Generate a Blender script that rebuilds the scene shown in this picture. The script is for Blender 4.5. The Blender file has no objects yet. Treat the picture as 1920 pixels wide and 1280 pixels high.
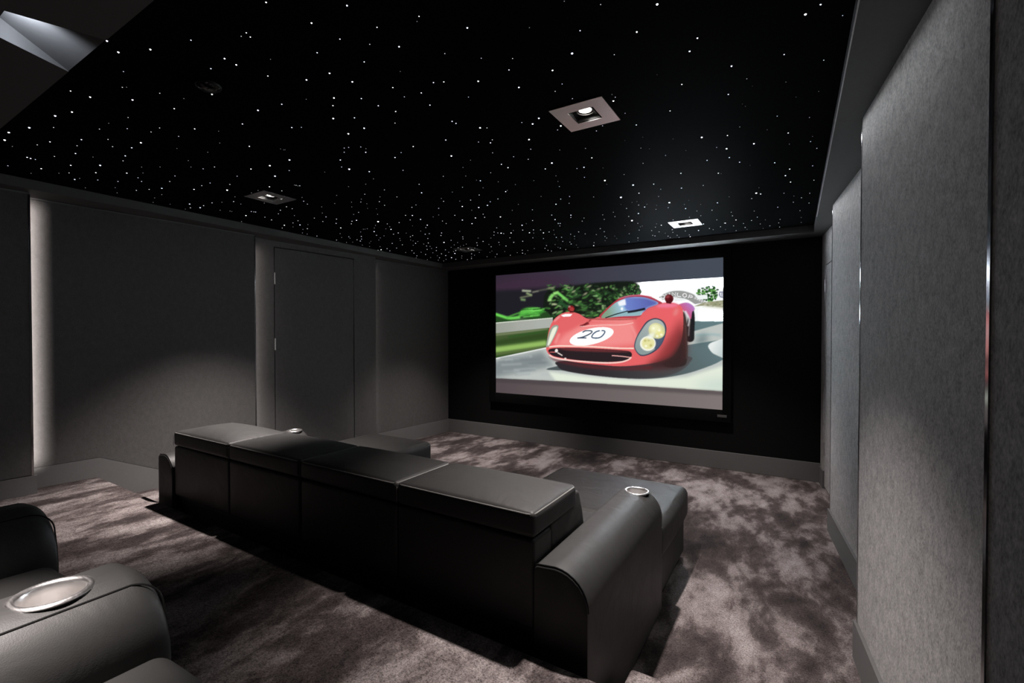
import bpy, bmesh, math, random
import numpy as np
from mathutils import Vector, Matrix

random.seed(7)
SC = bpy.context.scene
COL = SC.collection
PI = math.pi

# ------------------------------------------------------------------ helpers
def srgb(r, g, b):
    f = lambda c: (c/255)/12.92 if c/255 <= 0.04045 else (((c/255)+0.055)/1.055)**2.4
    return (f(r), f(g), f(b), 1.0)

def tag(o, label=None, cat=None, group=None, kind=None):
    if label: o['label'] = label
    if cat: o['category'] = cat
    if group: o['group'] = group
    if kind: o['kind'] = kind
    return o

def empty(name, loc, label, cat, group=None):
    o = bpy.data.objects.new(name, None)
    o.empty_display_size = 0.05
    o.location = loc
    COL.objects.link(o)
    return tag(o, label, cat, group)

def wloc(o):
    p = Vector((0, 0, 0))
    while o is not None:
        p += o.location
        o = o.parent
    return p

def obj(name, bm, mat, parent=None, smooth=True, angle=38, loc=None):
    """link bm (built in world coordinates) as one mesh object"""
    off = wloc(parent) if parent else Vector((0, 0, 0))
    l = Vector(loc) if loc is not None else Vector((0, 0, 0))
    if parent is None and loc is None:
        l = Vector((0, 0, 0))
    bmesh.ops.translate(bm, verts=bm.verts, vec=-(l if parent is None else off))
    me = bpy.data.meshes.new(name)
    bm.normal_update()
    bm.to_mesh(me)
    bm.free()
    if smooth:
        me.polygons.foreach_set('use_smooth', [True]*len(me.polygons))
        me.set_sharp_from_angle(angle=math.radians(angle))
    me.materials.append(mat)
    o = bpy.data.objects.new(name, me)
    if parent is None:
        o.location = l
    else:
        o.parent = parent
    COL.objects.link(o)
    return o

def box(bm, x0, x1, y0, y1, z0, z1, bevel=0.0, seg=2):
    r = bmesh.ops.create_cube(bm, size=1.0)
    vs = r['verts']
    for v in vs:
        v.co = Vector((x0 if v.co.x < 0 else x1, y0 if v.co.y < 0 else y1, z0 if v.co.z < 0 else z1))
    if bevel > 0:
        es = list({e for v in vs for e in v.link_edges})
        bmesh.ops.bevel(bm, geom=es, offset=bevel, segments=seg, profile=0.5, affect='EDGES')
    return vs

def poly_prism(bm, pts2, axis, a, b, bevel=0.0, seg=2):
    """extrude a 2-D polygon: axis 'x' -> pts are (y,z); 'z' -> pts are (x,y); 'y' -> pts are (x,z)"""
    def P(p, t):
        if axis == 'x': return (t, p[0], p[1])
        if axis == 'y': return (p[0], t, p[1])
        return (p[0], p[1], t)
    va = [bm.verts.new(P(p, a)) for p in pts2]
    vb = [bm.verts.new(P(p, b)) for p in pts2]
    n = len(pts2)
    fs = [bm.faces.new(va[::-1]), bm.faces.new(vb)]
    for i in range(n):
        fs.append(bm.faces.new((va[i], va[(i+1) % n], vb[(i+1) % n], vb[i])))
    bmesh.ops.recalc_face_normals(bm, faces=fs)
    if bevel > 0:
        es = list({e for f in fs for e in f.edges})
        bmesh.ops.bevel(bm, geom=es, offset=bevel, segments=seg, profile=0.5, affect='EDGES')

def rbox(bm, x0, x1, y0, y1, z0, z1, r, puff=(0, 0, 0, 0), n=8, sag=0.0):
    """cushion block with rounded edges; puff = bulge of top, front(-y), back(+y), sides"""
    c = Vector(((x0+x1)/2, (y0+y1)/2, (z0+z1)/2))
    h = Vector(((x1-x0)/2, (y1-y0)/2, (z1-z0)/2))
    r = min(r, min(h)*0.98)
    def coords(hh):
        i = hh - r
        a = [-(i+r*t) for t in (1, .668, .414, .199)]
        m = [-i + 2*i*k/n for k in range(n+1)]
        return a + m + [-q for q in a[::-1]]
    cs = [coords(h[k]) for k in range(3)]
    cache = {}
    def V(p, ax, sg):
        q = Vector([max(-(h[k]-r), min(h[k]-r, p[k])) for k in range(3)])
        d = p - q
        d.normalize()
        P = q + d*r
        u = [P[k]/h[k] for k in range(3)]
        w = lambda a, b: max(0, 1-abs(a)**2.6)*max(0, 1-abs(b)**2.6)
        if P.z > 0: P.z += puff[0]*w(u[0], u[1])*max(0, u[2])
        if P.y < 0: P.y -= puff[1]*w(u[0], u[2])*max(0, -u[1])
        if P.y > 0: P.y += puff[2]*w(u[0], u[2])*max(0, u[1])
        P.x += puff[3]*w(u[1], u[2])*u[0]
        key = (round(P.x, 5), round(P.y, 5), round(P.z, 5))
        if key not in cache:
            cache[key] = bm.verts.new(P + c)
        return cache[key]
    for ax in range(3):
        a, b = [(1, 2), (2, 0), (0, 1)][ax]
        for sg in (-1, 1):
            for i in range(len(cs[a])-1):
                for j in range(len(cs[b])-1):
                    quad = []
                    for (ii, jj) in ((i, j), (i+1, j), (i+1, j+1), (i, j+1)):
                        p = Vector((0, 0, 0))
                        p[ax] = sg*h[ax]; p[a] = cs[a][ii]; p[b] = cs[b][jj]
                        quad.append(V(p, ax, sg))
                    if sg < 0: quad.reverse()
                    u = []
                    for v in quad:
                        if v not in u: u.append(v)
                    if len(u) >= 3:
                        try: bm.faces.new(u)
                        except ValueError: pass

def tube(bm, pts, rad, closed=False, seg=6):
    pts = [Vector(p) for p in pts]
    n = len(pts)
    rings = []
    for i, p in enumerate(pts):
        a = pts[(i-1) % n] if (closed or i > 0) else p
        b = pts[(i+1) % n] if (closed or i < n-1) else p
        t = (b-a)
        t.normalize()
        ref = Vector((0, 0, 1)) if abs(t.z) < 0.9 else Vector((1, 0, 0))
        u = t.cross(ref); u.normalize()
        w = u.cross(t)
        rings.append([bm.verts.new(p + (u*math.cos(2*PI*k/seg) + w*math.sin(2*PI*k/seg))*rad) for k in range(seg)])
    m = n if closed else n-1
    for i in range(m):
        A, B = rings[i], rings[(i+1) % n]
        for k in range(seg):
            bm.faces.new((A[k], A[(k+1) % seg], B[(k+1) % seg], B[k]))
    if not closed:
        bm.faces.new(rings[0][::-1]); bm.faces.new(rings[-1])

def lathe(bm, prof, c, seg=40, cap_last=False):
    """prof = [(r, z)], revolved round the vertical through c"""
    rings = []
    for r, z in prof:
        rings.append([bm.verts.new((c[0]+r*math.cos(2*PI*k/seg), c[1]+r*math.sin(2*PI*k/seg), c[2]+z)) for k in range(seg)])
    for i in range(len(prof)-1):
        A, B = rings[i], rings[i+1]
        for k in range(seg):
            bm.faces.new((A[k], A[(k+1) % seg], B[(k+1) % seg], B[k]))
    if cap_last:
        bm.faces.new(rings[-1])

# ------------------------------------------------------------------ materials
def new_mat(name):
    m = bpy.data.materials.new(name)
    m.use_nodes = True
    nt = m.node_tree
    return m, nt, nt.nodes, nt.links, nt.nodes['Principled BSDF']

def plain(name, col, rough=0.6, metal=0.0, spec=0.5):
    m, nt, N, L, b = new_mat(name)
    # a hint of grain keeps flat paint from looking dead
    tc = N.new('ShaderNodeTexCoord'); nz = N.new('ShaderNodeTexNoise')
    nz.inputs['Scale'].default_value = 60
    L.new(tc.outputs['Object'], nz.inputs['Vector'])
    mx = N.new('ShaderNodeMix'); mx.data_type = 'RGBA'
    mx.inputs[6].default_value = tuple(c*0.92 for c in col[:3]) + (1,)
    mx.inputs[7].default_value = tuple(min(1, c*1.08) for c in col[:3]) + (1,)
    L.new(nz.outputs['Fac'], mx.inputs[0])
    L.new(mx.outputs[2], b.inputs['Base Color'])
    b.inputs['Roughness'].default_value = rough
    b.inputs['Metallic'].default_value = metal
    b.inputs['Specular IOR Level'].default_value = spec
    return m

def fabric(name, col, contrast=0.16, scale=1.0, bump=0.25):
    m, nt, N, L, b = new_mat(name)
    tc = N.new('ShaderNodeTexCoord')
    mp = N.new('ShaderNodeMapping'); mp.inputs['Scale'].default_value = (1, 1, 0.62)
    mp.inputs['Rotation'].default_value = (-0.75, 0, 0)
    L.new(tc.outputs['Object'], mp.inputs['Vector'])
    n1 = N.new('ShaderNodeTexNoise'); n1.inputs['Scale'].default_value = 170*scale
    n1.inputs['Detail'].default_value = 4; n1.inputs['Roughness'].default_value = 0.7
    n2 = N.new('ShaderNodeTexNoise'); n2.inputs['Scale'].default_value = 38*scale
    n2.inputs['Detail'].default_value = 5
    L.new(mp.outputs[0], n1.inputs['Vector']); L.new(mp.outputs[0], n2.inputs['Vector'])
    ad = N.new('ShaderNodeMath'); ad.operation = 'MULTIPLY_ADD'; ad.inputs[1].default_value = 0.7
    L.new(n1.outputs['Fac'], ad.inputs[0])
    ml = N.new('ShaderNodeMath'); ml.operation = 'MULTIPLY'; ml.inputs[1].default_value = 0.3
    L.new(n2.outputs['Fac'], ml.inputs[0]); L.new(ml.outputs[0], ad.inputs[2])
    rp = N.new('ShaderNodeValToRGB')
    rp.color_ramp.elements[0].position = 0.3; rp.color_ramp.elements[1].position = 0.7
    rp.color_ramp.elements[0].color = tuple(c*(1-contrast*2) for c in col[:3]) + (1,)
    rp.color_ramp.elements[1].color = tuple(c*(1+contrast*2) for c in col[:3]) + (1,)
    L.new(ad.outputs[0], rp.inputs[0]); L.new(rp.outputs[0], b.inputs['Base Color'])
    bp = N.new('ShaderNodeBump'); bp.inputs['Strength'].default_value = bump; bp.inputs['Distance'].default_value = 0.002
    L.new(n1.outputs['Fac'], bp.inputs['Height']); L.new(bp.outputs[0], b.inputs['Normal'])
    b.inputs['Roughness'].default_value = 0.95
    b.inputs['Specular IOR Level'].default_value = 0.15
    return m

def carpet(name):
    m, nt, N, L, b = new_mat(name)
    tc = N.new('ShaderNodeTexCoord')
    def noise(scale, detail, dist, rot, sc, seed, rough=0.55):
        mp = N.new('ShaderNodeMapping')
        mp.inputs['Rotation'].default_value = (0, 0, rot)
        mp.inputs['Scale'].default_value = sc
        mp.inputs['Location'].default_value = (seed, seed*1.7, 0)
        L.new(tc.outputs['Object'], mp.inputs['Vector'])
        n = N.new('ShaderNodeTexNoise')
        n.inputs['Scale'].default_value = scale; n.inputs['Detail'].default_value = detail
        n.inputs['Distortion'].default_value = dist; n.inputs['Roughness'].default_value = rough
        L.new(mp.outputs[0], n.inputs['Vector'])
        return n
    big = noise(2.7, 3.5, 0.35, 0.55, (1.0, 0.62, 1), 3.3, 0.5)     # pile brushed one way or the other
    med = noise(4.6, 4, 0.5, -0.75, (1.0, 0.42, 1), 9.1, 0.55)
    sml = noise(14, 4, 0.3, 0.9, (1.0, 0.55, 1), 4.7, 0.6)
    add = N.new('ShaderNodeMath'); add.operation = 'MULTIPLY_ADD'; add.inputs[1].default_value = 0.40
    L.new(med.outputs['Fac'], add.inputs[0])
    sb = N.new('ShaderNodeMath'); sb.operation = 'MULTIPLY_ADD'; sb.inputs[1].default_value = 0.42
    L.new(big.outputs['Fac'], sb.inputs[0])
    sc_ = N.new('ShaderNodeMath'); sc_.operation = 'MULTIPLY'; sc_.inputs[1].default_value = 0.22
    L.new(sml.outputs['Fac'], sc_.inputs[0]); L.new(sc_.outputs[0], sb.inputs[2])
    L.new(sb.outputs[0], add.inputs[2])
    rp = N.new('ShaderNodeValToRGB')
    e = rp.color_ramp.elements
    e[0].position = 0.40; e[0].color = (0.036, 0.031, 0.031, 1)
    e[1].position = 0.63; e[1].color = (0.34, 0.302, 0.296, 1)
    for pos, c in ((0.462, (0.062, 0.050, 0.049, 1)), (0.500, (0.085, 0.070, 0.068, 1)), (0.526, (0.132, 0.110, 0.107, 1)), (0.552, (0.21, 0.18, 0.176, 1))):
        k = e.new(pos); k.color = c
    L.new(add.outputs[0], rp.inputs[0])
    g1 = noise(190, 2, 0, 0, (1, 1, 1), 0, 0.8)
    g2 = noise(85, 3, 0, 0, (1, 1, 1), 5, 0.7)
    gm = N.new('ShaderNodeMath'); gm.operation = 'MULTIPLY_ADD'; gm.inputs[1].default_value = 0.6
    L.new(g1.outputs['Fac'], gm.inputs[0])
    gs = N.new('ShaderNodeMath'); gs.operation = 'MULTIPLY'; gs.inputs[1].default_value = 0.4
    L.new(g2.outputs['Fac'], gs.inputs[0]); L.new(gs.outputs[0], gm.inputs[2])
    gr = N.new('ShaderNodeMapRange'); gr.inputs[1].default_value = 0.3; gr.inputs[2].default_value = 0.7
    gr.inputs[3].default_value = 0.05; gr.inputs[4].default_value = 1.95
    L.new(gm.outputs[0], gr.inputs[0])
    mu = N.new('ShaderNodeVectorMath'); mu.operation = 'SCALE'
    L.new(rp.outputs[0], mu.inputs[0]); L.new(gr.outputs[0], mu.inputs['Scale'])
    L.new(mu.outputs[0], b.inputs['Base Color'])
    bp = N.new('ShaderNodeBump'); bp.inputs['Strength'].default_value = 0.6; bp.inputs['Distance'].default_value = 0.006
    L.new(gm.outputs[0], bp.inputs['Height']); L.new(bp.outputs[0], b.inputs['Normal'])
    b.inputs['Roughness'].default_value = 1.0
    b.inputs['Specular IOR Level'].default_value = 0.05
    return m

def leather(name, col, rough=0.42):
    m, nt, N, L, b = new_mat(name)
    tc = N.new('ShaderNodeTexCoord')
    v = N.new('ShaderNodeTexVoronoi'); v.inputs['Scale'].default_value = 420
    L.new(tc.outputs['Object'], v.inputs['Vector'])
    w = N.new('ShaderNodeTexNoise'); w.inputs['Scale'].default_value = 7; w.inputs['Detail'].default_value = 3
    w.inputs['Distortion'].default_value = 1.2
    L.new(tc.outputs['Object'], w.inputs['Vector'])
    b1 = N.new('ShaderNodeBump'); b1.inputs['Strength'].default_value = 0.12; b1.inputs['Distance'].default_value = 0.001
    b2 = N.new('ShaderNodeBump'); b2.inputs['Strength'].default_value = 0.35; b2.inputs['Distance'].default_value = 0.008
    L.new(v.outputs['Distance'], b1.inputs['Height']); L.new(w.outputs['Fac'], b2.inputs['Height'])
    L.new(b2.outputs[0], b1.inputs['Normal']); L.new(b1.outputs[0], b.inputs['Normal'])
    b.inputs['Base Color'].default_value = col
    rr = N.new('ShaderNodeMapRange'); rr.inputs[3].default_value = rough-0.05; rr.inputs[4].default_value = rough+0.08
    L.new(w.outputs['Fac'], rr.inputs[0]); L.new(rr.outputs[0], b.inputs['Roughness'])
    b.inputs['Specular IOR Level'].default_value = 0.38
    return m

def brushed(name, col, rough):
    m, nt, N, L, b = new_mat(name)
    tc = N.new('ShaderNodeTexCoord')
    mp = N.new('ShaderNodeMapping'); mp.inputs['Scale'].default_value = (30, 400, 400)
    n = N.new('ShaderNodeTexNoise'); n.inputs['Scale'].default_value = 1.0
    L.new(tc.outputs['Object'], mp.inputs['Vector']); L.new(mp.outputs[0], n.inputs['Vector'])
    rr = N.new('ShaderNodeMapRange'); rr.inputs[3].default_value = rough*0.7; rr.inputs[4].default_value = rough*1.3
    L.new(n.outputs['Fac'], rr.inputs[0]); L.new(rr.outputs[0], b.inputs['Roughness'])
    b.inputs['Base Color'].default_value = col
    b.inputs['Metallic'].default_value = 1.0
    return m

def emit(name, col, strength, sample=True):
    m, nt, N, L, b = new_mat(name)
    N.remove(b)
    e = N.new('ShaderNodeEmission')
    e.inputs['Color'].default_value = col; e.inputs['Strength'].default_value = strength
    L.new(e.outputs[0], N['Material Output'].inputs['Surface'])
    if not sample: m.cycles.emission_sampling = 'NONE'
    return m

M = {}
M['wall'] = fabric('acoustic_fabric_lit_side', (0.42, 0.413, 0.408, 1), 0.3)  # lighter copy of the one wall fabric, for the brighter right side
M['wall_shaded'] = fabric('acoustic_fabric_shaded_side', (0.105, 0.102, 0.100, 1), 0.12)  # same fabric darkened, the left wall's shade put into its colour
M['paint'] = plain('dark_grey_paint', (0.15, 0.148, 0.146, 1), 0.7)
M['soffit'] = plain('soffit_paint', (0.080, 0.079, 0.078, 1), 0.75)
M['black_wall'] = fabric('black_screen_wall_fabric', (0.006, 0.006, 0.006, 1), 0.1, bump=0.1)
M['ceil'] = plain('black_star_ceiling', (0.0055, 0.0060, 0.0064, 1), 0.6, spec=0.001)
M['dark'] = plain('shadow_gap_black', (0.004, 0.004, 0.004, 1), 0.6)
M['carpet'] = carpet('taupe_carpet')
M['leather'] = leather('black_leather', (0.032, 0.0315, 0.0305, 1), 0.52)
M['thread'] = plain('piping_thread', (0.26, 0.255, 0.245, 1), 0.4)
M['seam'] = plain('seam_black', (0.004, 0.004, 0.004, 1), 0.5)
M['steel'] = brushed('brushed_steel', (0.85, 0.83, 0.82, 1), 0.33)
M['trim_metal'] = plain('dark_trim_metal', (0.33, 0.33, 0.34, 1), 0.13, metal=1.0)
M['lamp_trim'] = brushed('satin_lamp_trim', (0.72, 0.70, 0.70, 1), 0.33)
M['bead'] = plain('white_bead', (0.75, 0.75, 0.75, 1), 0.35)
M['frame'] = plain('black_velvet_frame', (0.0035, 0.0035, 0.0035, 1), 0.8, spec=0.1)
M['badge'] = plain('grey_badge', (0.09, 0.09, 0.09, 1), 0.4)
M['hinge'] = plain('satin_hinge_metal', (0.55, 0.54, 0.53, 1), 0.35, metal=0.9)
M['lens'] = emit('hot_lamp_lens', (1.0, 0.95, 0.9, 1), 14.0, sample=False)
M['reflector'] = plain('lamp_black_reflector', (0.03, 0.03, 0.03, 1), 0.25)

# ------------------------------------------------------------------ camera
F = 867.0
YAW = math.radians(31.35)
PITCH = math.atan(12/867.0)
HC = 1.47
fwd = Vector((-math.sin(YAW)*math.cos(PITCH), math.cos(YAW)*math.cos(PITCH), -math.sin(PITCH)))
rgt = Vector((math.cos(YAW), math.sin(YAW), 0))
upv = rgt.cross(fwd)
cam = bpy.data.cameras.new('camera')
cam.sensor_width = 36.0
cam.lens = F/1920*36.0
cam.clip_start = 0.02
co = bpy.data.objects.new('camera', cam)
mw = Matrix.Identity(4)
for i in range(3):
    mw[i][0] = rgt[i]; mw[i][1] = upv[i]; mw[i][2] = -fwd[i]
mw[0][3], mw[1][3], mw[2][3] = 0, 0, HC
co.matrix_world = mw
COL.objects.link(co)
SC.camera = co

# ------------------------------------------------------------------ room shell
ZS, ZC = 2.45, 2.515          # soffit underside, star ceiling
YF = 5.53                     # screen wall
ZP = 0.372                    # rear platform
YP = 1.385
YB = -1.6

def struct(name, bm, mat, label, cat, **k):
    o = obj(name, bm, mat, **k)
    return tag(o, label, cat, kind='structure')

# floor: lower floor, rear platform, one step on each side
bm = bmesh.new()
box(bm, -4.76, 0.52, 0.6, YF+0.02, -0.12, 0.0)
box(bm, -4.76, 0.52, YB, YP, -0.1, ZP, bevel=0.018, seg=4)
box(bm, -0.53, 0.52, YP-0.05, 1.755, -0.1, ZP/2, bevel=0.018, seg=4)
box(bm, -4.76, -3.95, YP-0.05, 1.755, -0.1, ZP/2, bevel=0.018, seg=4)
struct('floor', bm, M['carpet'], 'brushed taupe carpet over the floor, the raised rear platform and its steps', 'floor')

# star ceiling with four square holes for the downlights
LAMPS = [(-0.853, 2.068), (-0.874, 4.55), (-3.407, 2.06), (-3.407, 4.55)]
HS = 0.064
bm = bmesh.new()
X0, X1, Y0, Y1 = -4.385, 0.158, 0.45, 5.245
xs = [X0, -3.407-HS, -3.407+HS, -0.8635-HS, -0.8635+HS, X1]
ys = [Y0, 2.064-HS, 2.064+HS, 4.55-HS, 4.55+HS, Y1]
for i in range(5):
    for j in range(5):
        if i in (1, 3) and j in (1, 3): continue
        bm.faces.new([bm.verts.new(p) for p in ((xs[i], ys[j], ZC), (xs[i], ys[j+1], ZC), (xs[i+1], ys[j+1], ZC), (xs[i+1], ys[j], ZC))])
bmesh.ops.remove_doubles(bm, verts=bm.verts, dist=1e-5)
struct('ceiling', bm, M['ceil'], 'black star ceiling panel set into the grey soffit', 'ceiling', smooth=False)

bm = bmesh.new(); box(bm, -4.76, X0, YB, YF+0.02, ZS, 2.7)
struct('trim_1', bm, M['soffit'], 'grey soffit band along the left wall', 'soffit', smooth=False)
bm = bmesh.new(); box(bm, X0, X1, Y1, YF+0.02, ZS, 2.7)
struct('trim_2', bm, M['soffit'], 'grey soffit band above the screen wall', 'soffit', smooth=False)
bm = bmesh.new(); box(bm, X1, 0.52, YB, YF+0.02, ZS, 2.7)
struct('trim_3', bm, M['soffit'], 'grey soffit band along the right wall', 'soffit', smooth=False)
bm = bmesh.new(); box(bm, X1-0.0035, X1+0.0005, 0.62, 4.6, ZS-0.001, ZS+0.0045)
struct('trim_4', bm, M['bead'], 'thin white bead on the inner edge of the right soffit', 'trim', smooth=False)

# rear bulkhead with the flared projector notch cut into its underside
bm = bmesh.new()
a, b_, c, d, e = (-2.045, .407), (-2.23, .407), (-1.96, .623), (-2.313, .623), 0
def q3(pts): bm.faces.new([bm.verts.new(p) for p in pts])
YK = 0.623
q3([(X0, YB, ZS), (X1, YB, ZS), (X1, .407, ZS), (X0, .407, ZS)][::-1])
q3([(X0, .407, ZS), (b_[0], .407, ZS), (d[0], YK, ZS), (X0, YK, ZS)][::-1])
q3([(a[0], .407, ZS), (X1, .407, ZS), (X1, YK, ZS), (c[0], YK, ZS)][::-1])
ND = 0.075
q3([(b_[0], .407, ZS+ND), (a[0], .407, ZS+ND), (c[0], YK, ZS+.003), (d[0], YK, ZS+.003)][::-1])
q3([(b_[0], .407, ZS), (b_[0], .407, ZS+ND), (d[0], YK, ZS+.003), (d[0], YK, ZS)])
q3([(a[0], .407, ZS), (c[0], YK, ZS), (c[0], YK, ZS+.003), (a[0], .407, ZS+ND)])
q3([(X0, YK, ZS), (d[0], YK, ZS), (d[0], YK, ZS+.003), (c[0], YK, ZS+.003), (c[0], YK, ZS), (X1, YK, ZS), (X1, YK, 2.7), (X0, YK, 2.7)])
bmesh.ops.remove_doubles(bm, verts=bm.verts, dist=1e-5)
struct('trim_5', bm, M['soffit'], 'grey rear bulkhead with a flared notch for the projector beam', 'bulkhead', smooth=False)

# screen wall, side walls, rear wall
bm = bmesh.new(); box(bm, -4.76, 0.52, YF, YF+0.1, -0.1, 2.7)
struct('wall_front', bm, M['black_wall'], 'black fabric wall behind the projection screen', 'wall', smooth=False)
bm = bmesh.new(); box(bm, -4.76, 0.52, YB-0.1, YB, -0.1, 2.7)
struct('wall_back', bm, M['paint'], 'grey wall behind the rear seats', 'wall', smooth=False)

def plan_slab(bm, p, q, th, z0, z1, side, zz=None):
    """upright slab whose room face runs p->q in plan; th = thickness away from the room; side=+1 room is at +x"""
    d = Vector((q[0]-p[0], q[1]-p[1])); d.normalize()
    n = Vector((-d.y, d.x))*side      # d points to +y, so for the left wall (room at +x) away is -x = left of d
    pts = [(p[0], p[1]), (q[0], q[1]), (q[0]+n.x*th, q[1]+n.y*th), (p[0]+n.x*th, p[1]+n.y*th)]
    poly_prism(bm, pts, 'z', z0, z1)

def lerp(p, q, y):
    t = (y-p[1])/(q[1]-p[1])
    return (p[0]+(q[0]-p[0])*t, y)

def raked_slab(bm, p, q, th, top, side, bottoms):
    """as plan_slab but with a bottom edge given as [(y, z)...] from p to q"""
    d = Vector((q[0]-p[0], q[1]-p[1])); d.normalize()
    n = Vector((-d.y, d.x))*side
    front, back = [], []
    ring = [(lerp(p, q, y), z) for y, z in bottoms] + [(q, top), (p, top)]
    fv = [bm.verts.new((c[0], c[1], z)) for c, z in ring]
    bv = [bm.verts.new((c[0]+n.x*th, c[1]+n.y*th, z)) for c, z in ring]
    fs = [bm.faces.new(fv), bm.faces.new(bv[::-1])]
    k = len(ring)
    for i in range(k):
        fs.append(bm.faces.new((fv[i], bv[i], bv[(i+1) % k], fv[(i+1) % k])))
    bmesh.ops.recalc_face_normals(bm, faces=fs)

# plan lines of the canted bays (near end -> far end)
LB = [((-4.655, -0.55), (-4.485, 1.0)), ((-4.645, 1.0), (-4.492, 2.56)), ((-4.645, 2.56), (-4.497, 4.085)), ((-4.63, 4.085), (-4.50, YF-0.002))]
RB = [((0.41, -0.6), (0.254, 0.985)), ((0.413, 0.985), (0.254, 2.587)), ((0.40, 2.587), (0.240, 4.184)), ((0.372, 4.184), (0.236, YF-0.002))]
PT = 2.437

# backing walls + the plain bays that hold the doors
bm = bmesh.new()
box(bm, -4.80, -4.745, YB, YF, -0.1, 2.7)
p, q = LB[2]
D1 = (2.835, 3.765, 2.378)
plan_slab(bm, p, lerp(p, q, D1[0]-.010), 0.05, 0.19, ZS, 1)
plan_slab(bm, lerp(p, q, D1[1]+.009), q, 0.05, 0.19, ZS, 1)
plan_slab(bm, lerp(p, q, D1[0]-.010), lerp(p, q, D1[1]+.010), 0.05, D1[2]+.012, ZS, 1)
struct('wall_left', bm, M['wall_shaded'], 'left side wall behind the canted fabric panels and door', 'wall', smooth=False)
bm = bmesh.new()
box(bm, 0.50, 0.56, YB, YF, -0.1, 2.7)
p2, q2 = RB[3]
D2 = (4.32, 5.30, 2.13)
plan_slab(bm, p2, lerp(p2, q2, D2[0]-.009), 0.05, 0.17, ZS, -1)
plan_slab(bm, lerp(p2, q2, D2[1]+.009), q2, 0.05, 0.17, ZS, -1)
plan_slab(bm, lerp(p2, q2, D2[0]-.009), lerp(p2, q2, D2[1]+.009), 0.05, D2[2]+.009, ZS, -1)
struct('wall_right', bm, M['wall'], 'right side wall behind the canted fabric panels', 'wall', smooth=False)

# doors: a leaf flush with its bay, a dark backing in the gap, hinges
def door(name, p, q, D, side, z0, hinge_y, hz, label):
    bm = bmesh.new()
    plan_slab(bm, lerp(p, q, D[0]), lerp(p, q, D[1]), 0.044, z0, D[2], side)
    o = struct(name, bm, M['wall_shaded' if side > 0 else 'wall'], label, 'door', smooth=False)
    bm = bmesh.new()
    off = -0.046*side
    pp, qq = (p[0]+off, p[1]), (q[0]+off, q[1])
    plan_slab(bm, lerp(pp, qq, D[0]-.03), lerp(pp, qq, D[1]+.03), 0.004, z0, D[2]+.03, side)
    obj('rebate', bm, M['dark'], o, smooth=False)
    for z in hz:
        bm = bmesh.new()
        hx = lerp(p, q, hinge_y)
        lathe(bm, [(0.0005, -.062), (0.0065, -.06), (0.0065, .06), (0.0005, .062)], (hx[0]+side*0.004, hinge_y, z), seg=14)
        obj('hinge', bm, M['hinge'], o)
    return o
door('door_1', LB[2][0], LB[2][1], D1, 1, 0.03, D1[0]-.003, (2.06, 1.375, 0.35), 'tall flush grey door with slim hinges in the left wall')
door('door_2', p2, q2, D2, -1, 0.03, D2[1]+.003, (1.935, 1.15, 0.386), 'flush grey door in the right wall beside the black screen wall')

# baseboards
bm = bmesh.new(); box(bm, -4.5, 0.236, YF-0.016, YF, 0.0, 0.192, bevel=0.003)
struct('baseboard_front', bm, M['paint'], 'painted baseboard under the black screen wall', 'baseboard', smooth=False)
bm = bmesh.new()
rk = [(1.0, ZP+.144), (1.393, ZP+.144), (2.07, 0.19)]
raked_slab(bm, (LB[0][0][0]+.014, -0.55), (LB[0][1][0]+.014, 1.014), .03, ZP+.126, 1, [(-.55, ZP-.01), (1.014, ZP-.01)])
def skirt(p, q, tops, side, low, out=.013):
    pp, qq = (p[0]+side*out, p[1]), (q[0]+side*out, q[1])
    d = Vector((qq[0]-pp[0], qq[1]-pp[1])); d.normalize()
    n = Vector((-d.y, d.x))*side*0.03
    ring = [(lerp(pp, qq, y), z) for y, z in tops] + [(lerp(pp, qq, tops[-1][0]), low), (lerp(pp, qq, tops[0][0]), low)]
    fv = [bm.verts.new((c[0], c[1], z)) for c, z in ring]
    bv = [bm.verts.new((c[0]+n.x, c[1]+n.y, z)) for c, z in ring]
    fs = [bm.faces.new(fv), bm.faces.new(bv[::-1])]
    k = len(ring)
    for i in range(k):
        fs.append(bm.faces.new((fv[i], bv[i], bv[(i+1) % k], fv[(i+1) % k])))
    bmesh.ops.recalc_face_normals(bm, faces=fs)
skirt(LB[1][0], LB[1][1], [(1.0, ZP+.144), (1.393, ZP+.144), (2.07, .19), (2.565, .19)], 1, -.02)
skirt(LB[2][0], LB[2][1], [(2.56, .19), (D1[0]-.02, .19)], 1, -.02)
skirt(LB[2][0], LB[2][1], [(D1[1]+.02, .19), (4.09, .19)], 1, -.02)
skirt(LB[3][0], LB[3][1], [(4.085, .19), (YF-.016, .19)], 1, -.02)
struct('baseboard_left', bm, M['paint'], 'painted baseboard of the left wall, raked beside the step', 'baseboard', smooth=False)
bm = bmesh.new()
skirt(RB[0][0], RB[0][1], [(-.6, ZP+.14), (0.99, ZP+.14)], -1, ZP-.02)
skirt(RB[1][0], RB[1][1], [(.985, ZP+.14), (1.385, ZP+.14), (2.0, .172), (2.60, .172)], -1, -.02)
skirt(RB[2][0], RB[2][1], [(2.587, .165), (4.20, .165)], -1, -.02)
skirt(RB[3][0], RB[3][1], [(4.184, .17), (D2[0]-.02, .17)], -1, -.02)
skirt(RB[3][0], RB[3][1], [(D2[1]+.02, .17), (YF-.016, .17)], -1, -.02)
struct('baseboard_right', bm, M['paint'], 'painted baseboard of the right wall', 'baseboard', smooth=False)

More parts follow.
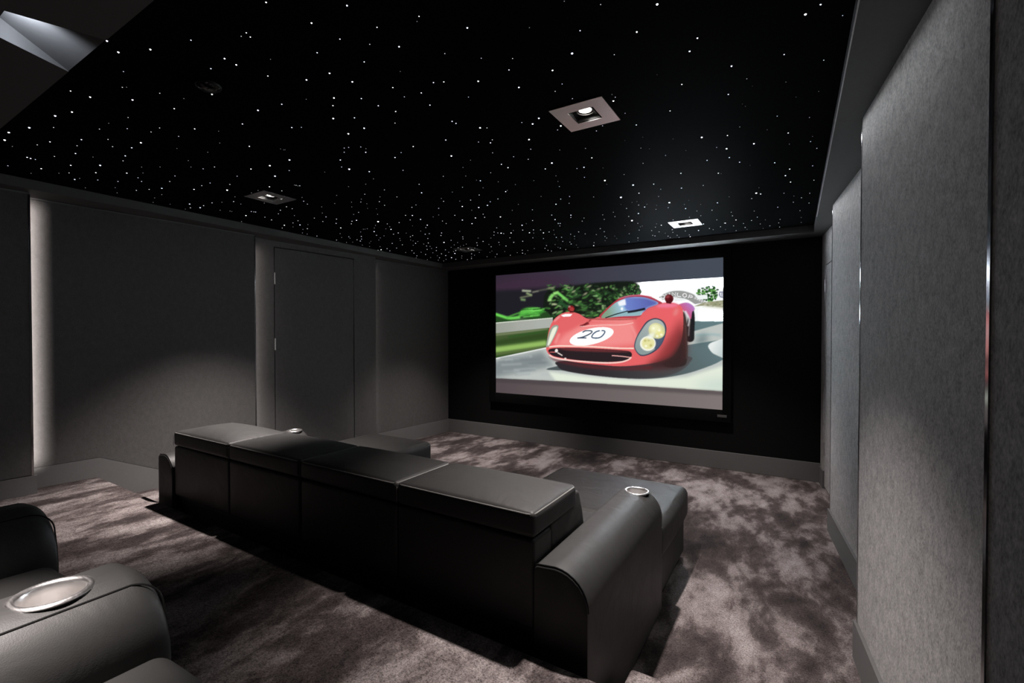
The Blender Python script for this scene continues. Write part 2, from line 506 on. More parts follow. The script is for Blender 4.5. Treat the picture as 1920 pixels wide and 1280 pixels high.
# canted acoustic fabric panels
def panel(p, q, side, bottoms, label, group):
    bm = bmesh.new()
    raked_slab(bm, p, q, 0.045, PT, side, bottoms)
    bmesh.ops.bevel(bm, geom=[e for e in bm.edges], offset=0.004, segments=2, affect='EDGES')
    o = obj('acoustic_panel', bm, M['wall_shaded' if side > 0 else 'wall'])
    tag(o, label, 'wall panel', group)
    # slim metal profile capping the projecting far edge
    bm = bmesh.new()
    zb = bottoms[-1][1]
    e0 = lerp(p, q, q[1]-.0105)
    out = .0022*side
    plan_slab(bm, (e0[0]+out, e0[1]), (q[0]+out, q[1]+.001), .012, zb, PT, side)
    bmesh.ops.bevel(bm, geom=[e for e in bm.edges], offset=0.0007, segments=2, affect='EDGES')
    obj('edge_trim', bm, M['trim_metal'], o)
    # cap strip between the panel head and the soffit
    bm = bmesh.new()
    pp, qq = (p[0]-side*.012, p[1]), (q[0]-side*.012, q[1])
    plan_slab(bm, pp, qq, .02, PT+.0005, ZS-.0005, side)
    obj('head_strip', bm, M['paint'], o, smooth=False)
    return o
G = 'canted grey acoustic wall panels'
panel(LB[0][0], LB[0][1], 1, [(-.55, ZP+.128), (1.0, ZP+.128)], 'grey acoustic panel at the left edge of the view, beside the glowing strip', G)
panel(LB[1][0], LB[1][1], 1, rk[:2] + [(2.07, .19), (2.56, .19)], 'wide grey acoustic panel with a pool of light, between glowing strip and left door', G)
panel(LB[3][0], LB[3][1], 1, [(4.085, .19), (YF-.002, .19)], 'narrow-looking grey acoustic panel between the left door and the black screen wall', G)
panel(RB[0][0], RB[0][1], -1, [(-.6, ZP+.14), (.985, ZP+.14)], 'dark grey acoustic panel nearest the camera, cut by the right edge of the view', G)
panel(RB[1][0], RB[1][1], -1, [(.985, ZP+.14), (1.385, ZP+.14), (2.0, .172), (2.587, .172)], 'large grey acoustic panel filling the near right wall, with warm light at its foot', G)
panel(RB[2][0], RB[2][1], -1, [(2.587, .165), (4.184, .165)], 'slim-looking grey acoustic panel on the right wall, farther off next to the right door', G)

# ------------------------------------------------------------------ projection screen
SX0, SX1, SZ0, SZ1, SY = -3.618, -0.657, 0.6535, 2.3145, 5.50
def paint_picture(W, H):
    """the frame shown on the projection screen: a red race car on a track (returns H x W x 3, sRGB 0..1)"""
    SS = 2
    w, h = W*SS, H*SS
    img = np.zeros((h, w, 3), np.float32)
    rnd = random.Random(20)
    # coordinates below were measured on an oblique view of the screen; straighten them with the homography of its four corners
    src = [(118, 212), (1727, 85), (1705, 1160), (108, 1035)]
    dst = [(0, 0), (1, 0), (1, 1), (0, 1)]
    A, B = [], []
    for (x, y), (u, v) in zip(src, dst):
        A += [[x, y, 1, 0, 0, 0, -u*x, -u*y], [0, 0, 0, x, y, 1, -v*x, -v*y]]
        B += [u, v]
    hm = np.linalg.solve(np.array(A, float), np.array(B, float))
    def T(p):
        x, y = p
        q = hm[6]*x+hm[7]*y+1
        return ((hm[0]*x+hm[1]*y+hm[2])/q*w, (hm[3]*x+hm[4]*y+hm[5])/q*h)
    def smooth(pts, closed=True, k=6):
        n = len(pts); out = []
        for i in range(n if closed else n-1):
            g = lambda j: pts[j % n] if closed else pts[max(0, min(n-1, j))]
            p0, p1, p2, p3 = g(i-1), g(i), g(i+1), g(i+2)
            for s in range(k):
                t = s/k
                out.append(tuple(0.5*(2*p1[m]+(p2[m]-p0[m])*t+(2*p0[m]-5*p1[m]+4*p2[m]-p3[m])*t*t+(3*p1[m]-p0[m]-3*p2[m]+p3[m])*t**3) for m in (0, 1)))
        if not closed: out.append(pts[-1])
        return out
    def fill(pts, col, blur=0, alpha=1.0, grad=None):
        P = [T(p) for p in pts]
        b = int(blur*w/1650)
        x0 = max(0, int(min(p[0] for p in P))-3*b-1); x1 = min(w, int(max(p[0] for p in P))+3*b+2)
        y0 = max(0, int(min(p[1] for p in P))-3*b-1); y1 = min(h, int(max(p[1] for p in P))+3*b+2)
        if x1 <= x0 or y1 <= y0: return
        X, Y = np.meshgrid(np.arange(x0, x1)+.5, np.arange(y0, y1)+.5)
        m = np.zeros(X.shape, bool)
        n = len(P)
        for i in range(n):
            xa, ya = P[i]; xb, yb = P[(i+1) % n]
            if ya == yb: continue
            c = ((ya > Y) != (yb > Y)) & (X < (xb-xa)*(Y-ya)/(yb-ya)+xa)
            m ^= c
        m = m.astype(np.float32)
        if b > 0:
            for _ in range(2):
                for ax in (0, 1):
                    pad = [(0, 0), (0, 0)]; pad[ax] = (b+1, b)
                    cs = np.cumsum(np.pad(m, pad, mode='edge'), axis=ax)
                    L_ = m.shape[ax]
                    if ax == 0: m = (cs[2*b+1:2*b+1+L_]-cs[:L_])/(2*b+1)
                    else: m = (cs[:, 2*b+1:2*b+1+L_]-cs[:, :L_])/(2*b+1)
        m = (m*alpha)[..., None]
        if grad is None:
            c = np.array(col, np.float32)/255
        else:                      # grad = (p_a, p_b, colour at b)
            pa, pb = T(grad[0]), T(grad[1])
            dx, dy = pb[0]-pa[0], pb[1]-pa[1]
            t = np.clip(((X-pa[0])*dx+(Y-pa[1])*dy)/(dx*dx+dy*dy), 0, 1)[..., None]
            c = (np.array(col, np.float32)*(1-t)+np.array(grad[2], np.float32)*t)/255
        img[y0:y1, x0:x1] = img[y0:y1, x0:x1]*(1-m)+c*m
    def ell(cx, cy, rx, ry, col, rot=0, blur=0, alpha=1.0, n=28, grad=None):
        a = math.radians(rot)
        fill([(cx+rx*math.cos(t)*math.cos(a)-ry*math.sin(t)*math.sin(a), cy+rx*math.cos(t)*math.sin(a)+ry*math.sin(t)*math.cos(a))
              for t in (2*PI*k/n for k in range(n))], col, blur, alpha, grad)
    def line(pts, wd, col, blur=0, alpha=1.0, sm=False):
        if sm: pts = smooth(pts, False)
        Lp, Rp = [], []
        for i, p in enumerate(pts):
            a = pts[max(0, i-1)]; b = pts[min(len(pts)-1, i+1)]
            dx, dy = b[0]-a[0], b[1]-a[1]
            l_ = math.hypot(dx, dy) or 1
            Lp.append((p[0]-dy/l_*wd/2, p[1]+dx/l_*wd/2)); Rp.append((p[0]+dy/l_*wd/2, p[1]-dx/l_*wd/2))
        fill(Lp+Rp[::-1], col, blur, alpha)
    S = smooth
    # overcast dark canopy across the top
    fill([(90, 60), (1760, 60), (1760, 1200), (90, 1200)], (33, 31, 38))
    fill([(90, 170), (760, 150), (1760, 60), (1760, 240), (1090, 262), (640, 280), (90, 330)], (50, 40, 54), 12, 1, ((200, 250), (1500, 180), (68, 75, 86)))
    ell(360, 275, 300, 55, (62, 42, 60), -6, 40, .8)
    fill([(90, 320), (520, 300), (520, 520), (90, 520)], (31, 30, 37), 14)
    # sky
    fill([(1092, 262), (1770, 222), (1770, 470), (1500, 450), (1150, 430), (1080, 340)], (250, 252, 253))
    ell(1420, 290, 260, 26, (240, 242, 250), -3, 16, .6)
    # foliage, dark mass then leaves caught by the sun
    fill(S([(470, 330), (640, 290), (850, 262), (1080, 255), (1128, 300), (1140, 335), (1075, 365), (980, 400), (900, 480), (860, 520), (640, 520), (470, 520)]), (22, 28, 22), 5)
    for k in range(46):
        x = rnd.uniform(600, 1080); y = rnd.uniform(300, 490)
        if y > 340 and x > 1060-(y-340)*1.25: continue
        ell(x, y, rnd.uniform(18, 44), rnd.uniform(10, 22), rnd.choice([(44, 76, 42), (60, 108, 52), (28, 44, 28), (82, 136, 66), (20, 28, 22)]), rnd.uniform(-30, 20), 9, .75, 10)
    for k in range(700):
        x = rnd.uniform(480, 1120); y = rnd.uniform(275, 505)
        if y > 340 and x > 1075-(y-340)*1.25: continue
        st = 1.0 if x > 850 else 2.0
        s = rnd.uniform(4, 11)
        dens = (x-480)/600
        if rnd.random() > .45+.5*dens: continue
        c = rnd.choice([(58, 104, 52), (84, 150, 70), (120, 190, 92), (40, 70, 38), (165, 205, 140), (30, 46, 30), (16, 20, 17), (14, 18, 15), (24, 34, 24), (186, 182, 150), (70, 125, 60)])
        ell(x, y, s*st*1.05, s*.62, c, rnd.uniform(-35, 25), 4, .75, 9)
    for k in range(46):
        ell(rnd.uniform(1050, 1135), rnd.uniform(270, 352), rnd.uniform(4, 9), rnd.uniform(4, 7), rnd.choice([(26, 48, 30), (40, 74, 40), (70, 120, 66)]), 0, 0, 1, 8)
    # blurred sprays at the left
    for p, q, wd, c in (((300, 318), (365, 322), 13, (190, 200, 170)), ((330, 335), (372, 352), 14, (150, 170, 120)), ((285, 368), (365, 352), 9, (130, 140, 105)),
                        ((290, 380), (325, 384), 16, (120, 150, 100)), ((372, 330), (420, 320), 9, (150, 150, 130)), ((420, 318), (520, 300), 10, (90, 90, 80)), ((485, 300), (530, 298), 7, (170, 170, 130)),
                        ((490, 385), (520, 345), 22, (140, 220, 110)), ((520, 340), (560, 330), 20, (165, 240, 130)), ((555, 335), (600, 372), 20, (130, 225, 105)), ((595, 370), (625, 392), 18, (120, 205, 100)),
                        ((480, 388), (510, 386), 12, (190, 235, 150)), ((560, 395), (640, 450), 26, (40, 80, 44))):
        line([p, q], wd, c, 5, .9)
    fill(S([(95, 470), (140, 488), (200, 510), (260, 495), (300, 445), (370, 435), (440, 445), (500, 492), (500, 515), (95, 540)]), (38, 70, 34), 5)
    fill(S([(290, 470), (330, 442), (400, 440), (450, 460), (420, 485), (340, 490), (280, 500)]), (92, 190, 74), 7)
    for k in range(26):
        x = rnd.uniform(300, 470); y = rnd.uniform(440, 500)
        line([(x-34, y+4), (x+34, y-2)], rnd.uniform(4, 9), rnd.choice([(130, 232, 105), (60, 140, 52), (34, 70, 32), (108, 205, 88)]), 3, .8)
    line([(95, 478), (150, 496), (210, 512), (285, 505)], 20, (110, 215, 88), 5, .95, True)
    line([(190, 508), (300, 470), (400, 472)], 12, (84, 170, 66), 4, .8, True)
    # concrete wall and verge
    fill([(90, 545), (515, 508), (515, 582), (90, 626)], (150, 154, 144), 1, 1, ((110, 580), (420, 540), (168, 172, 166)))
    line([(90, 548), (515, 511)], 6, (214, 222, 206), 1)
    ell(300, 560, 60, 40, (165, 168, 160), 0, 20, .5)
    fill([(90, 622), (510, 578), (470, 735), (90, 800)], (70, 88, 52), 2, 1, ((300, 590), (320, 690), (52, 78, 36)))
    line([(90, 632), (480, 590)], 14, (120, 128, 96), 5, .9)
    line([(200, 645), (480, 600)], 14, (50, 86, 38), 5, .9)
    line([(90, 690), (470, 630)], 30, (48, 70, 34), 10, .9)
    line([(90, 738), (470, 688)], 40, (150, 188, 100), 10, .95)
    line([(90, 770), (470, 715)], 16, (92, 108, 64), 6, .9)
    # road
    fill([(90, 798), (470, 722), (900, 640), (1500, 430), (1770, 470), (1770, 1050), (90, 950)], (186, 192, 188))
    line([(90, 801), (470, 722)], 9, (238, 240, 238), 1)
    fill([(90, 820), (440, 745), (480, 800), (520, 850), (300, 890), (90, 935)], (128, 136, 138), 22)
    for k in range(16):
        y = rnd.uniform(780, 930); x = rnd.uniform(120, 500)
        line([(x, y), (x+rnd.uniform(80, 220), y-8)], rnd.uniform(8, 20), rnd.choice([(150, 158, 160), (176, 184, 184), (118, 126, 130)]), 8, .6)
    fill([(480, 890), (760, 925), (1100, 950), (1450, 930), (1770, 830), (1770, 1060), (540, 968)], (222, 230, 214), 10)
    fill([(1560, 960), (1770, 920), (1770, 1050), (1500, 1010)], (196, 212, 202), 30, .8)
    fill([(1480, 425), (1770, 465), (1770, 538), (1480, 538)], (242, 246, 244), 1)
    # far arch, hoarding, tree and bank
    A5 = lambda x, y: (752.8+x*.588, 75.3+y*.588)
    fill([A5(*p) for p in ((1050, 505), (1460, 465), (1458, 515), (1300, 520), (1060, 545))], (232, 236, 236))
    line([A5(1040, 490), A5(1240, 512)], 3, (120, 130, 124))
    fill([A5(*p) for p in S([(870, 500), (935, 452), (1040, 418), (1150, 415), (1250, 440), (1340, 485), (1440, 552)], False)+S([(1305, 578), (1225, 528), (1140, 496), (1050, 486), (950, 505)], False)], (150, 152, 150), 1)
    line([A5(*p) for p in S([(935, 455), (1040, 421), (1150, 418), (1250, 443), (1340, 488), (1440, 555)], False)], 3, (205, 207, 205))
    def glyph(strokes, cx, cy, rot, sx, sy, col, wd):
        a = math.radians(rot)
        for st in strokes:
            pts = [(cx+(x-.5)*sx*math.cos(a)-(y-.5)*sy*math.sin(a), cy+(x-.5)*sx*math.sin(a)+(y-.5)*sy*math.cos(a)) for x, y in st]
            line([A5(*p) for p in pts], wd, col)
    GL = {'D': [[(0, 0), (0, 1), (.6, 1), (1, .7), (1, .3), (.6, 0), (0, 0)]], 'U': [[(0, 0), (0, .8), (.3, 1), (.7, 1), (1, .8), (1, 0)]], 'N': [[(0, 1), (0, 0), (1, 1), (1, 0)]],
          'L': [[(0, 0), (0, 1), (1, 1)]], 'O': [[(.3, 0), (0, .3), (0, .7), (.3, 1), (.7, 1), (1, .7), (1, .3), (.7, 0), (.3, 0)]], 'P': [[(0, 1), (0, 0), (.7, 0), (1, .25), (.7, .5), (0, .5)]]}
    for ch, x, y, r_ in (('D', 925, 492, -30), ('U', 985, 470, -17), ('N', 1057, 460, -4), ('L', 1122, 466, 6), ('O', 1186, 474, 13), ('P', 1256, 496, 22)):
        glyph(GL[ch], x, y, r_, 44, 42, (92, 94, 92), 9)
        glyph(GL[ch], x-2, y-2, r_, 44, 42, (250, 250, 250), 6)
    for k in range(5):
        ell(*A5(1310+k*26, 505+k*12), 7, 9, (215, 215, 215), 30, 1, .8, 8)
    for k in range(120):
        a_ = rnd.uniform(0, 2*PI); q = math.sqrt(rnd.random())
        x, y = 1470+135*q*math.cos(a_), 445+95*q*math.sin(a_)
        if y > 540 or (y < 380 and abs(x-1490) > 60): continue
        ell(*A5(x, y), rnd.uniform(5, 12), rnd.uniform(5, 9), rnd.choice([(40, 84, 40), (28, 58, 30), (70, 128, 58), (104, 160, 84), (36, 70, 36)]), 0, 0, 1, 8)
    fill([A5(*p) for p in ((1300, 470), (1456, 465), (1456, 515), (1345, 520))], (236, 240, 240))
    fill([A5(*p) for p in ((1580, 415), (1680, 412), (1680, 520), (1580, 520))], (244, 246, 248))
    line([A5(*p) for p in ((1665, 432), (1602, 435), (1600, 470), (1612, 490), (1665, 500))], 6, (36, 40, 84))
    line([A5(*p) for p in ((1665, 446), (1622, 448), (1622, 478), (1665, 480))], 4, (60, 64, 110))
    line([A5(*p) for p in ((1622, 463), (1660, 463))], 4, (60, 64, 110))
    fill([A5(*p) for p in ((1290, 605), (1400, 560), (1500, 545), (1700, 525), (1700, 650), (1520, 618), (1400, 598))], (150, 152, 122), 2)
    for k in range(26):
        ell(*A5(rnd.uniform(1420, 1660), rnd.uniform(545, 610)), rnd.uniform(8, 16), 4, rnd.choice([(176, 174, 150), (120, 124, 96), (200, 198, 184)]), 3, 1, .7, 8)
    fill([A5(*p) for p in ((1380, 598), (1700, 622), (1700, 650), (1400, 618))], (232, 232, 224), 2, .9)
    # shadow under and beside the car
    fill(S([(545, 850), (600, 884), (800, 916), (1050, 938), (1250, 937), (1450, 905), (1620, 850), (1695, 815), (1712, 796), (1640, 760), (1612, 705), (1660, 676), (1770, 655)])+[(1770, 535), (1480, 535), (1450, 700), (1000, 830), (560, 825)], (98, 122, 126), 2, 1, ((1680, 640), (1300, 900), (80, 88, 90)))
    line([(1520, 634), (1640, 628), (1700, 634)], 16, (150, 176, 178), 6, .8)
    line([(1530, 690), (1600, 640)], 60, (78, 100, 104), 20, .6)
    fill(S([(1610, 706), (1655, 678), (1770, 655), (1770, 800), (1660, 768), (1625, 742)]), (226, 232, 230), 2, 1, ((1640, 700), (1720, 740), (190, 202, 202)))
    fill(S([(545, 850), (600, 884), (800, 916), (1050, 938), (1230, 934), (1380, 900), (1475, 830), (1440, 780), (900, 800), (560, 815)]), (46, 42, 46), 3, 1, ((800, 860), (1460, 880), (76, 76, 78)))
    # rear wheel and rear fender
    fill(S([(1478, 470), (1505, 448), (1517, 500), (1514, 600), (1508, 668), (1470, 680), (1450, 640)]), (30, 31, 34), 2)
    fill(S([(1400, 425), (1430, 408), (1470, 405), (1505, 425), (1518, 452), (1500, 470), (1490, 520), (1470, 500), (1440, 460)]), (178, 120, 190), 2, 1, ((1500, 430), (1440, 480), (206, 84, 120)))
    line([(1450, 462), (1478, 520), (1470, 570)], 12, (226, 226, 232), 3, .9, True)
    line([(1480, 540), (1472, 640)], 8, (150, 150, 150), 3, .8)
    # front wheel well
    fill(S([(1395, 520), (1440, 470), (1462, 560), (1464, 700), (1458, 810), (1430, 850), (1330, 860), (1290, 830), (1380, 760)]), (40, 38, 38), 3, 1, ((1330, 800), (1460, 700), (50, 48, 46)))
    line([(1452, 560), (1456, 800)], 6, (84, 80, 76), 3, .8)
    # body
    fill(S([(466, 715), (476, 650), (494, 575), (530, 515), (585, 478), (640, 468), (700, 482), (745, 510), (790, 520), (850, 503), (980, 508), (1120, 505), (1150, 470), (1195, 438), (1255, 414), (1330, 402), (1392, 412), (1428, 440), (1436, 500), (1432, 600), (1415, 690), (1370, 770), (1290, 812), (1170, 838), (1000, 852), (840, 842), (690, 826), (560, 800), (492, 772), (470, 745)], k=8), (224, 98, 100), 1)
    fill([(700, 560), (1080, 520), (1110, 700), (900, 720), (520, 715), (590, 630)], (240, 146, 144), 22, .9)
    fill(S([(600, 490), (690, 490), (745, 530), (700, 560), (610, 600), (560, 570)]), (222, 100, 102), 12, .9)
    fill(S([(1130, 560), (1190, 470), (1300, 420), (1400, 440), (1425, 560), (1350, 640), (1300, 520), (1200, 520)]), (228, 98, 102), 14, .9)
    ell(1325, 424, 80, 14, (236, 128, 160), -2, 9, .9)
    ell(1385, 470, 16, 30, (226, 130, 130), 25, 8, .8)
    fill(S([(1240, 790), (1330, 660), (1400, 560), (1440, 520), (1440, 780), (1330, 850), (1180, 860)]), (112, 40, 42), 30, .75)
    fill(S([(1330, 790), (1405, 690), (1432, 600), (1445, 760), (1400, 850), (1250, 860), (1180, 848)]), (52, 38, 38), 18, .9)
    fill(S([(480, 780), (560, 808), (760, 838), (1000, 856), (1180, 842), (1180, 880), (800, 870), (560, 825)]), (92, 40, 44), 8, .7)
    fill([(572, 492), (606, 482), (654, 483), (640, 500), (590, 503)], (252, 248, 250), 2)
    line([(525, 535), (565, 500)], 10, (238, 170, 170), 5, .8)
    line([(708, 570), (770, 548)], 14, (120, 34, 40), 3, .9)
    line([(735, 560), (790, 520), (760, 540)], 8, (90, 20, 26), 3, .8)
    line([(708, 572), (850, 562), (1000, 560), (1085, 545)], 5, (250, 200, 192), 1, .9, True)
    line([(760, 512), (850, 520), (1000, 522), (1110, 515)], 8, (150, 84, 78), 3, .8, True)
    line([(790, 532), (1080, 535)], 5, (236, 150, 146), 2, .8)
    line([(1065, 560), (1100, 640), (1095, 700)], 12, (240, 160, 158), 6, .7, True)
    line([(560, 620), (530, 690)], 18, (238, 160, 156), 8, .7)
    # cabin
    fill(S([(846, 508), (880, 460), (930, 415), (985, 375), (1050, 357), (1130, 350), (1200, 360), (1260, 388), (1290, 408), (1240, 420), (1190, 442), (1150, 472), (1120, 506), (980, 512)]), (176, 60, 72), 1)
    line([(985, 374), (1060, 354), (1150, 351), (1215, 365)], 6, (214, 120, 140), 2, .9, True)
    fill(S([(858, 503), (905, 450), (970, 398), (1050, 370), (1125, 364), (1190, 374), (1262, 408), (1190, 440), (1150, 474), (1125, 494), (1000, 500), (890, 512)]), (128, 158, 132), 1, 1, ((900, 470), (1010, 440), (160, 196, 222)))
    fill(S([(1020, 376), (1120, 366), (1190, 376), (1258, 408), (1185, 440), (1150, 466), (1040, 460)]), (104, 124, 196), 8, .95, ((1040, 430), (1200, 410), (88, 96, 170)))
    fill([(975, 400), (1028, 378), (1034, 420), (985, 428)], (236, 240, 246), 4)
    ell(1004, 447, 9, 11, (246, 248, 250), 0, 3)
    fill([(910, 500), (1040, 462), (1160, 452), (1130, 494)], (140, 178, 184), 4, .9)
    line([(886, 511), (960, 485), (1046, 462)], 7, (22, 26, 34), 1)
    line([(1044, 470), (1100, 462), (1168, 447)], 15, (28, 30, 40), 2)
    # roundel and racing number
    ell(787.6, 641.5, 160, 56, (254, 254, 254), -13.5, 1)
    A6 = lambda x, y: (376.4+.3529*x, 527+.3529*y)
    line([A6(*p) for p in ((985, 243), (1040, 213), (1130, 210), (1172, 222), (1165, 248), (1100, 290), (985, 338), (885, 357))], 8.5, (62, 76, 96), 0, 1, True)
    line([A6(*p) for p in ((880, 354), (1062, 356))], 8, (62, 76, 96))
    line([A6(*p) for p in ((1330, 210), (1405, 210), (1432, 232), (1400, 290), (1345, 338), (1275, 357), (1195, 352), (1168, 330), (1195, 280), (1255, 232), (1330, 210), (1365, 207))], 8.5, (62, 84, 112), 0, 1, True)
    # mouth
    line([(486, 716), (560, 708), (760, 712), (960, 724), (1085, 726)], 10, (250, 220, 205), 2, .95, True)
    fill(S([(484, 735), (560, 722), (780, 726), (1000, 740), (1062, 752), (1066, 785), (1020, 812), (880, 822), (700, 810), (560, 790), (500, 770)]), (42, 33, 37), 1)
    fill(S([(560, 724), (780, 728), (1000, 742), (1060, 752), (900, 752), (640, 742)]), (120, 52, 54), 5, .8)
    line([(488, 772), (520, 790), (600, 806), (740, 820), (880, 828), (980, 824), (1040, 808), (1066, 788)], 10, (246, 206, 196), 1, 1, True)
    line([(928, 776), (1000, 782), (1058, 790)], 6, (238, 176, 170), 1, 1, True)
    line([(490, 752), (530, 752)], 5, (214, 110, 108), 1)
    ell(538, 742, 11, 13, (240, 232, 226), 20, 2)
    line([(545, 755), (580, 776)], 8, (226, 216, 208), 2)
    ell(600, 796, 8, 5, (230, 210, 205), 0, 1)
    # lamps
    lam = S([(1088, 722), (1100, 655), (1140, 585), (1180, 535), (1235, 513), (1288, 528), (1314, 568), (1312, 622), (1284, 690), (1240, 742), (1180, 774), (1125, 776)])
    fill(lam, (58, 66, 84), 1)
    fill(S([(1094, 722), (1106, 658), (1146, 590), (1186, 542), (1235, 521), (1280, 534), (1304, 570), (1302, 620), (1276, 686), (1234, 734), (1178, 766), (1128, 768)]), (136, 152, 152), 2, 1, ((1130, 740), (1250, 560), (168, 178, 176)))
    fill(S([(1225, 665), (1300, 600), (1290, 680), (1240, 736)]), (70, 84, 108), 4, .9)
    ell(1248, 603, 60, 54, (206, 204, 150), 30, 2, 1)
    ell(1240, 590, 42, 34, (236, 236, 190), 20, 7, .95)
    ell(1268, 620, 26, 24, (232, 226, 150), 0, 6, .9)
    ell(1184, 692, 56, 52, (240, 240, 226), -10, 2)
    ell(1186, 690, 45, 41, (226, 222, 158), -10, 4, .95)
    for x_, y_ in ((1165, 672), (1205, 705), (1190, 668), (1170, 710), (1225, 585), (1265, 600), (1280, 630), (1250, 640)):
        ell(x_, y_, 10, 9, rnd.choice([(250, 250, 225), (188, 182, 110)]), 0, 3, .8)
    ell(1205, 640, 30, 18, (240, 244, 232), -40, 6, .8)
    fill(S([(466, 712), (480, 640), (498, 590), (520, 564), (550, 563), (553, 584), (528, 640), (490, 706)]), (150, 158, 146), 1)
    fill(S([(476, 700), (492, 640), (512, 590), (532, 574), (545, 574), (540, 596), (520, 642), (490, 698)]), (232, 234, 214), 3)
    # mirrors
    ell(646, 446, 24, 23, (116, 26, 28), 0, 1)
    ell(650, 450, 15, 16, (176, 62, 62), 0, 3, .9)
    ell(634, 432, 9, 6, (206, 150, 150), -20, 3, .8)
    fill([(636, 462), (658, 462), (662, 474), (634, 474)], (90, 26, 28), 1)
    ell(1338, 376, 31, 31, (92, 26, 30), 0, 1)
    ell(1328, 362, 14, 10, (150, 70, 74), -20, 4, .9)
    ell(1350, 384, 12, 12, (66, 18, 24), 0, 4, .9)
    fill([(1314, 390), (1354, 390), (1352, 412), (1318, 408)], (74, 22, 26), 1)
    # unlit band under the projected picture
    fill([(80, 934), (560, 957), (1100, 989), (1760, 1032), (1760, 1200), (80, 1100)], (84, 74, 77), 1, 1, ((150, 990), (1700, 1090), (124, 115, 114)))
    fill([(80, 934), (560, 957), (1100, 989), (1760, 1032), (1760, 1060), (80, 962)], (66, 60, 62), 7, .55)
    out = img.reshape(H, SS, W, SS, 3).mean(axis=(1, 3))
    img[:] = 0                    # mask of the sky and road whites that get added emission
    fill([(1150, 275), (1770, 240), (1770, 292), (1560, 262), (1500, 288), (1300, 296), (1190, 330), (1160, 340)], (255, 255, 255), 10)
    fill([(1565, 466), (1770, 486), (1770, 518), (1565, 518)], (255, 255, 255), 10)
    fill([(1500, 940), (1770, 870), (1770, 1010), (1560, 1000)], (90, 90, 90), 12)
    return out, img.reshape(H, SS, W, SS, 3).mean(axis=(1, 3))[..., 0]

def screen():
    r = empty('projection_screen', ((SX0+SX1)/2, YF, SZ0), 'wide black framed projection screen showing a red race car on a track', 'projection screen')
    W, H = 720, 404
    px, mask = paint_picture(W, H)
    px = px[::-1]
    lin = np.where(px <= .04045, px/12.92, ((px+.055)/1.055)**2.4).astype(np.float32)
    # extra emission added to the masked whites so they light the right wall
    t = mask[::-1]*np.clip((lin.min(axis=2)-.7)/.2, 0, 1)
    lin = (lin*(1+WHITE_GAIN*t[..., None]*np.array([.88, .99, 1.06]))).astype(np.float32)
    me = bpy.data.meshes.new('picture')
    gx = np.linspace(SX0, SX1, W+1); gz = np.linspace(SZ0, SZ1, H+1)
    X, Z = np.meshgrid(gx, gz)
    co_ = np.stack([X-r.location.x, np.full_like(X, SY-r.location.y), Z-r.location.z], -1).astype(np.float32)
    me.vertices.add((W+1)*(H+1)); me.vertices.foreach_set('co', co_.ravel())
    i, j = np.meshgrid(np.arange(W), np.arange(H))
    a = j*(W+1)+i
    q = np.stack([a, a+1, a+W+2, a+W+1], -1).reshape(-1, 4).astype(np.int32)
    me.loops.add(q.size); me.loops.foreach_set('vertex_index', q.ravel())
    me.polygons.add(len(q)); me.polygons.foreach_set('loop_start', np.arange(0, q.size, 4, dtype=np.int32))
    me.update(); me.validate()
    at = me.color_attributes.new('picture', 'FLOAT_COLOR', 'POINT')
    big = np.pad(lin, ((0, 1), (0, 1), (0, 0)), mode='edge')
    sm = big.copy()
    sm[1:, 1:] = (big[1:, 1:]+big[:-1, 1:]+big[1:, :-1]+big[:-1, :-1])/4
    at.data.foreach_set('color', np.concatenate([sm, np.ones_like(sm[..., :1])], -1).astype(np.float32).ravel())
    m, nt, N, L, b = new_mat('projected_picture')
    N.remove(b)
    an = N.new('ShaderNodeAttribute'); an.attribute_name = 'picture'
    e = N.new('ShaderNodeEmission'); e.inputs['Strength'].default_value = SCREEN_GAIN
    L.new(an.outputs['Color'], e.inputs['Color']); L.new(e.outputs[0], N['Material Output'].inputs['Surface'])
    me.materials.append(m)
    o = bpy.data.objects.new('picture', me); o.parent = r; COL.objects.link(o)
    tag(o, 'projected picture of a red race car with number 20')
    bm = bmesh.new()
    fx0, fx1, fz0, fz1, y0, y1 = SX0-.095, SX1+.085, SZ0-.13, SZ1+.085, 5.468, YF-.001
    for bx in ((fx0, SX0, fz0, fz1), (SX1, fx1, fz0, fz1), (SX0, SX1, fz0, SZ0), (SX0, SX1, SZ1, fz1)):
        box(bm, bx[0], bx[1], y0, y1, bx[2], bx[3], bevel=.004)
    fr = obj('frame', bm, M['frame'], r)
    bm = bmesh.new()
    box(bm, SX1-.05, SX1+.045, y0-.004, y0+.001, SZ0-.078, SZ0-.05, bevel=.0015)
    obj('badge', bm, M['badge'], r)
    return r
SCREEN_GAIN = 1.05
WHITE_GAIN = 150.0
screen()


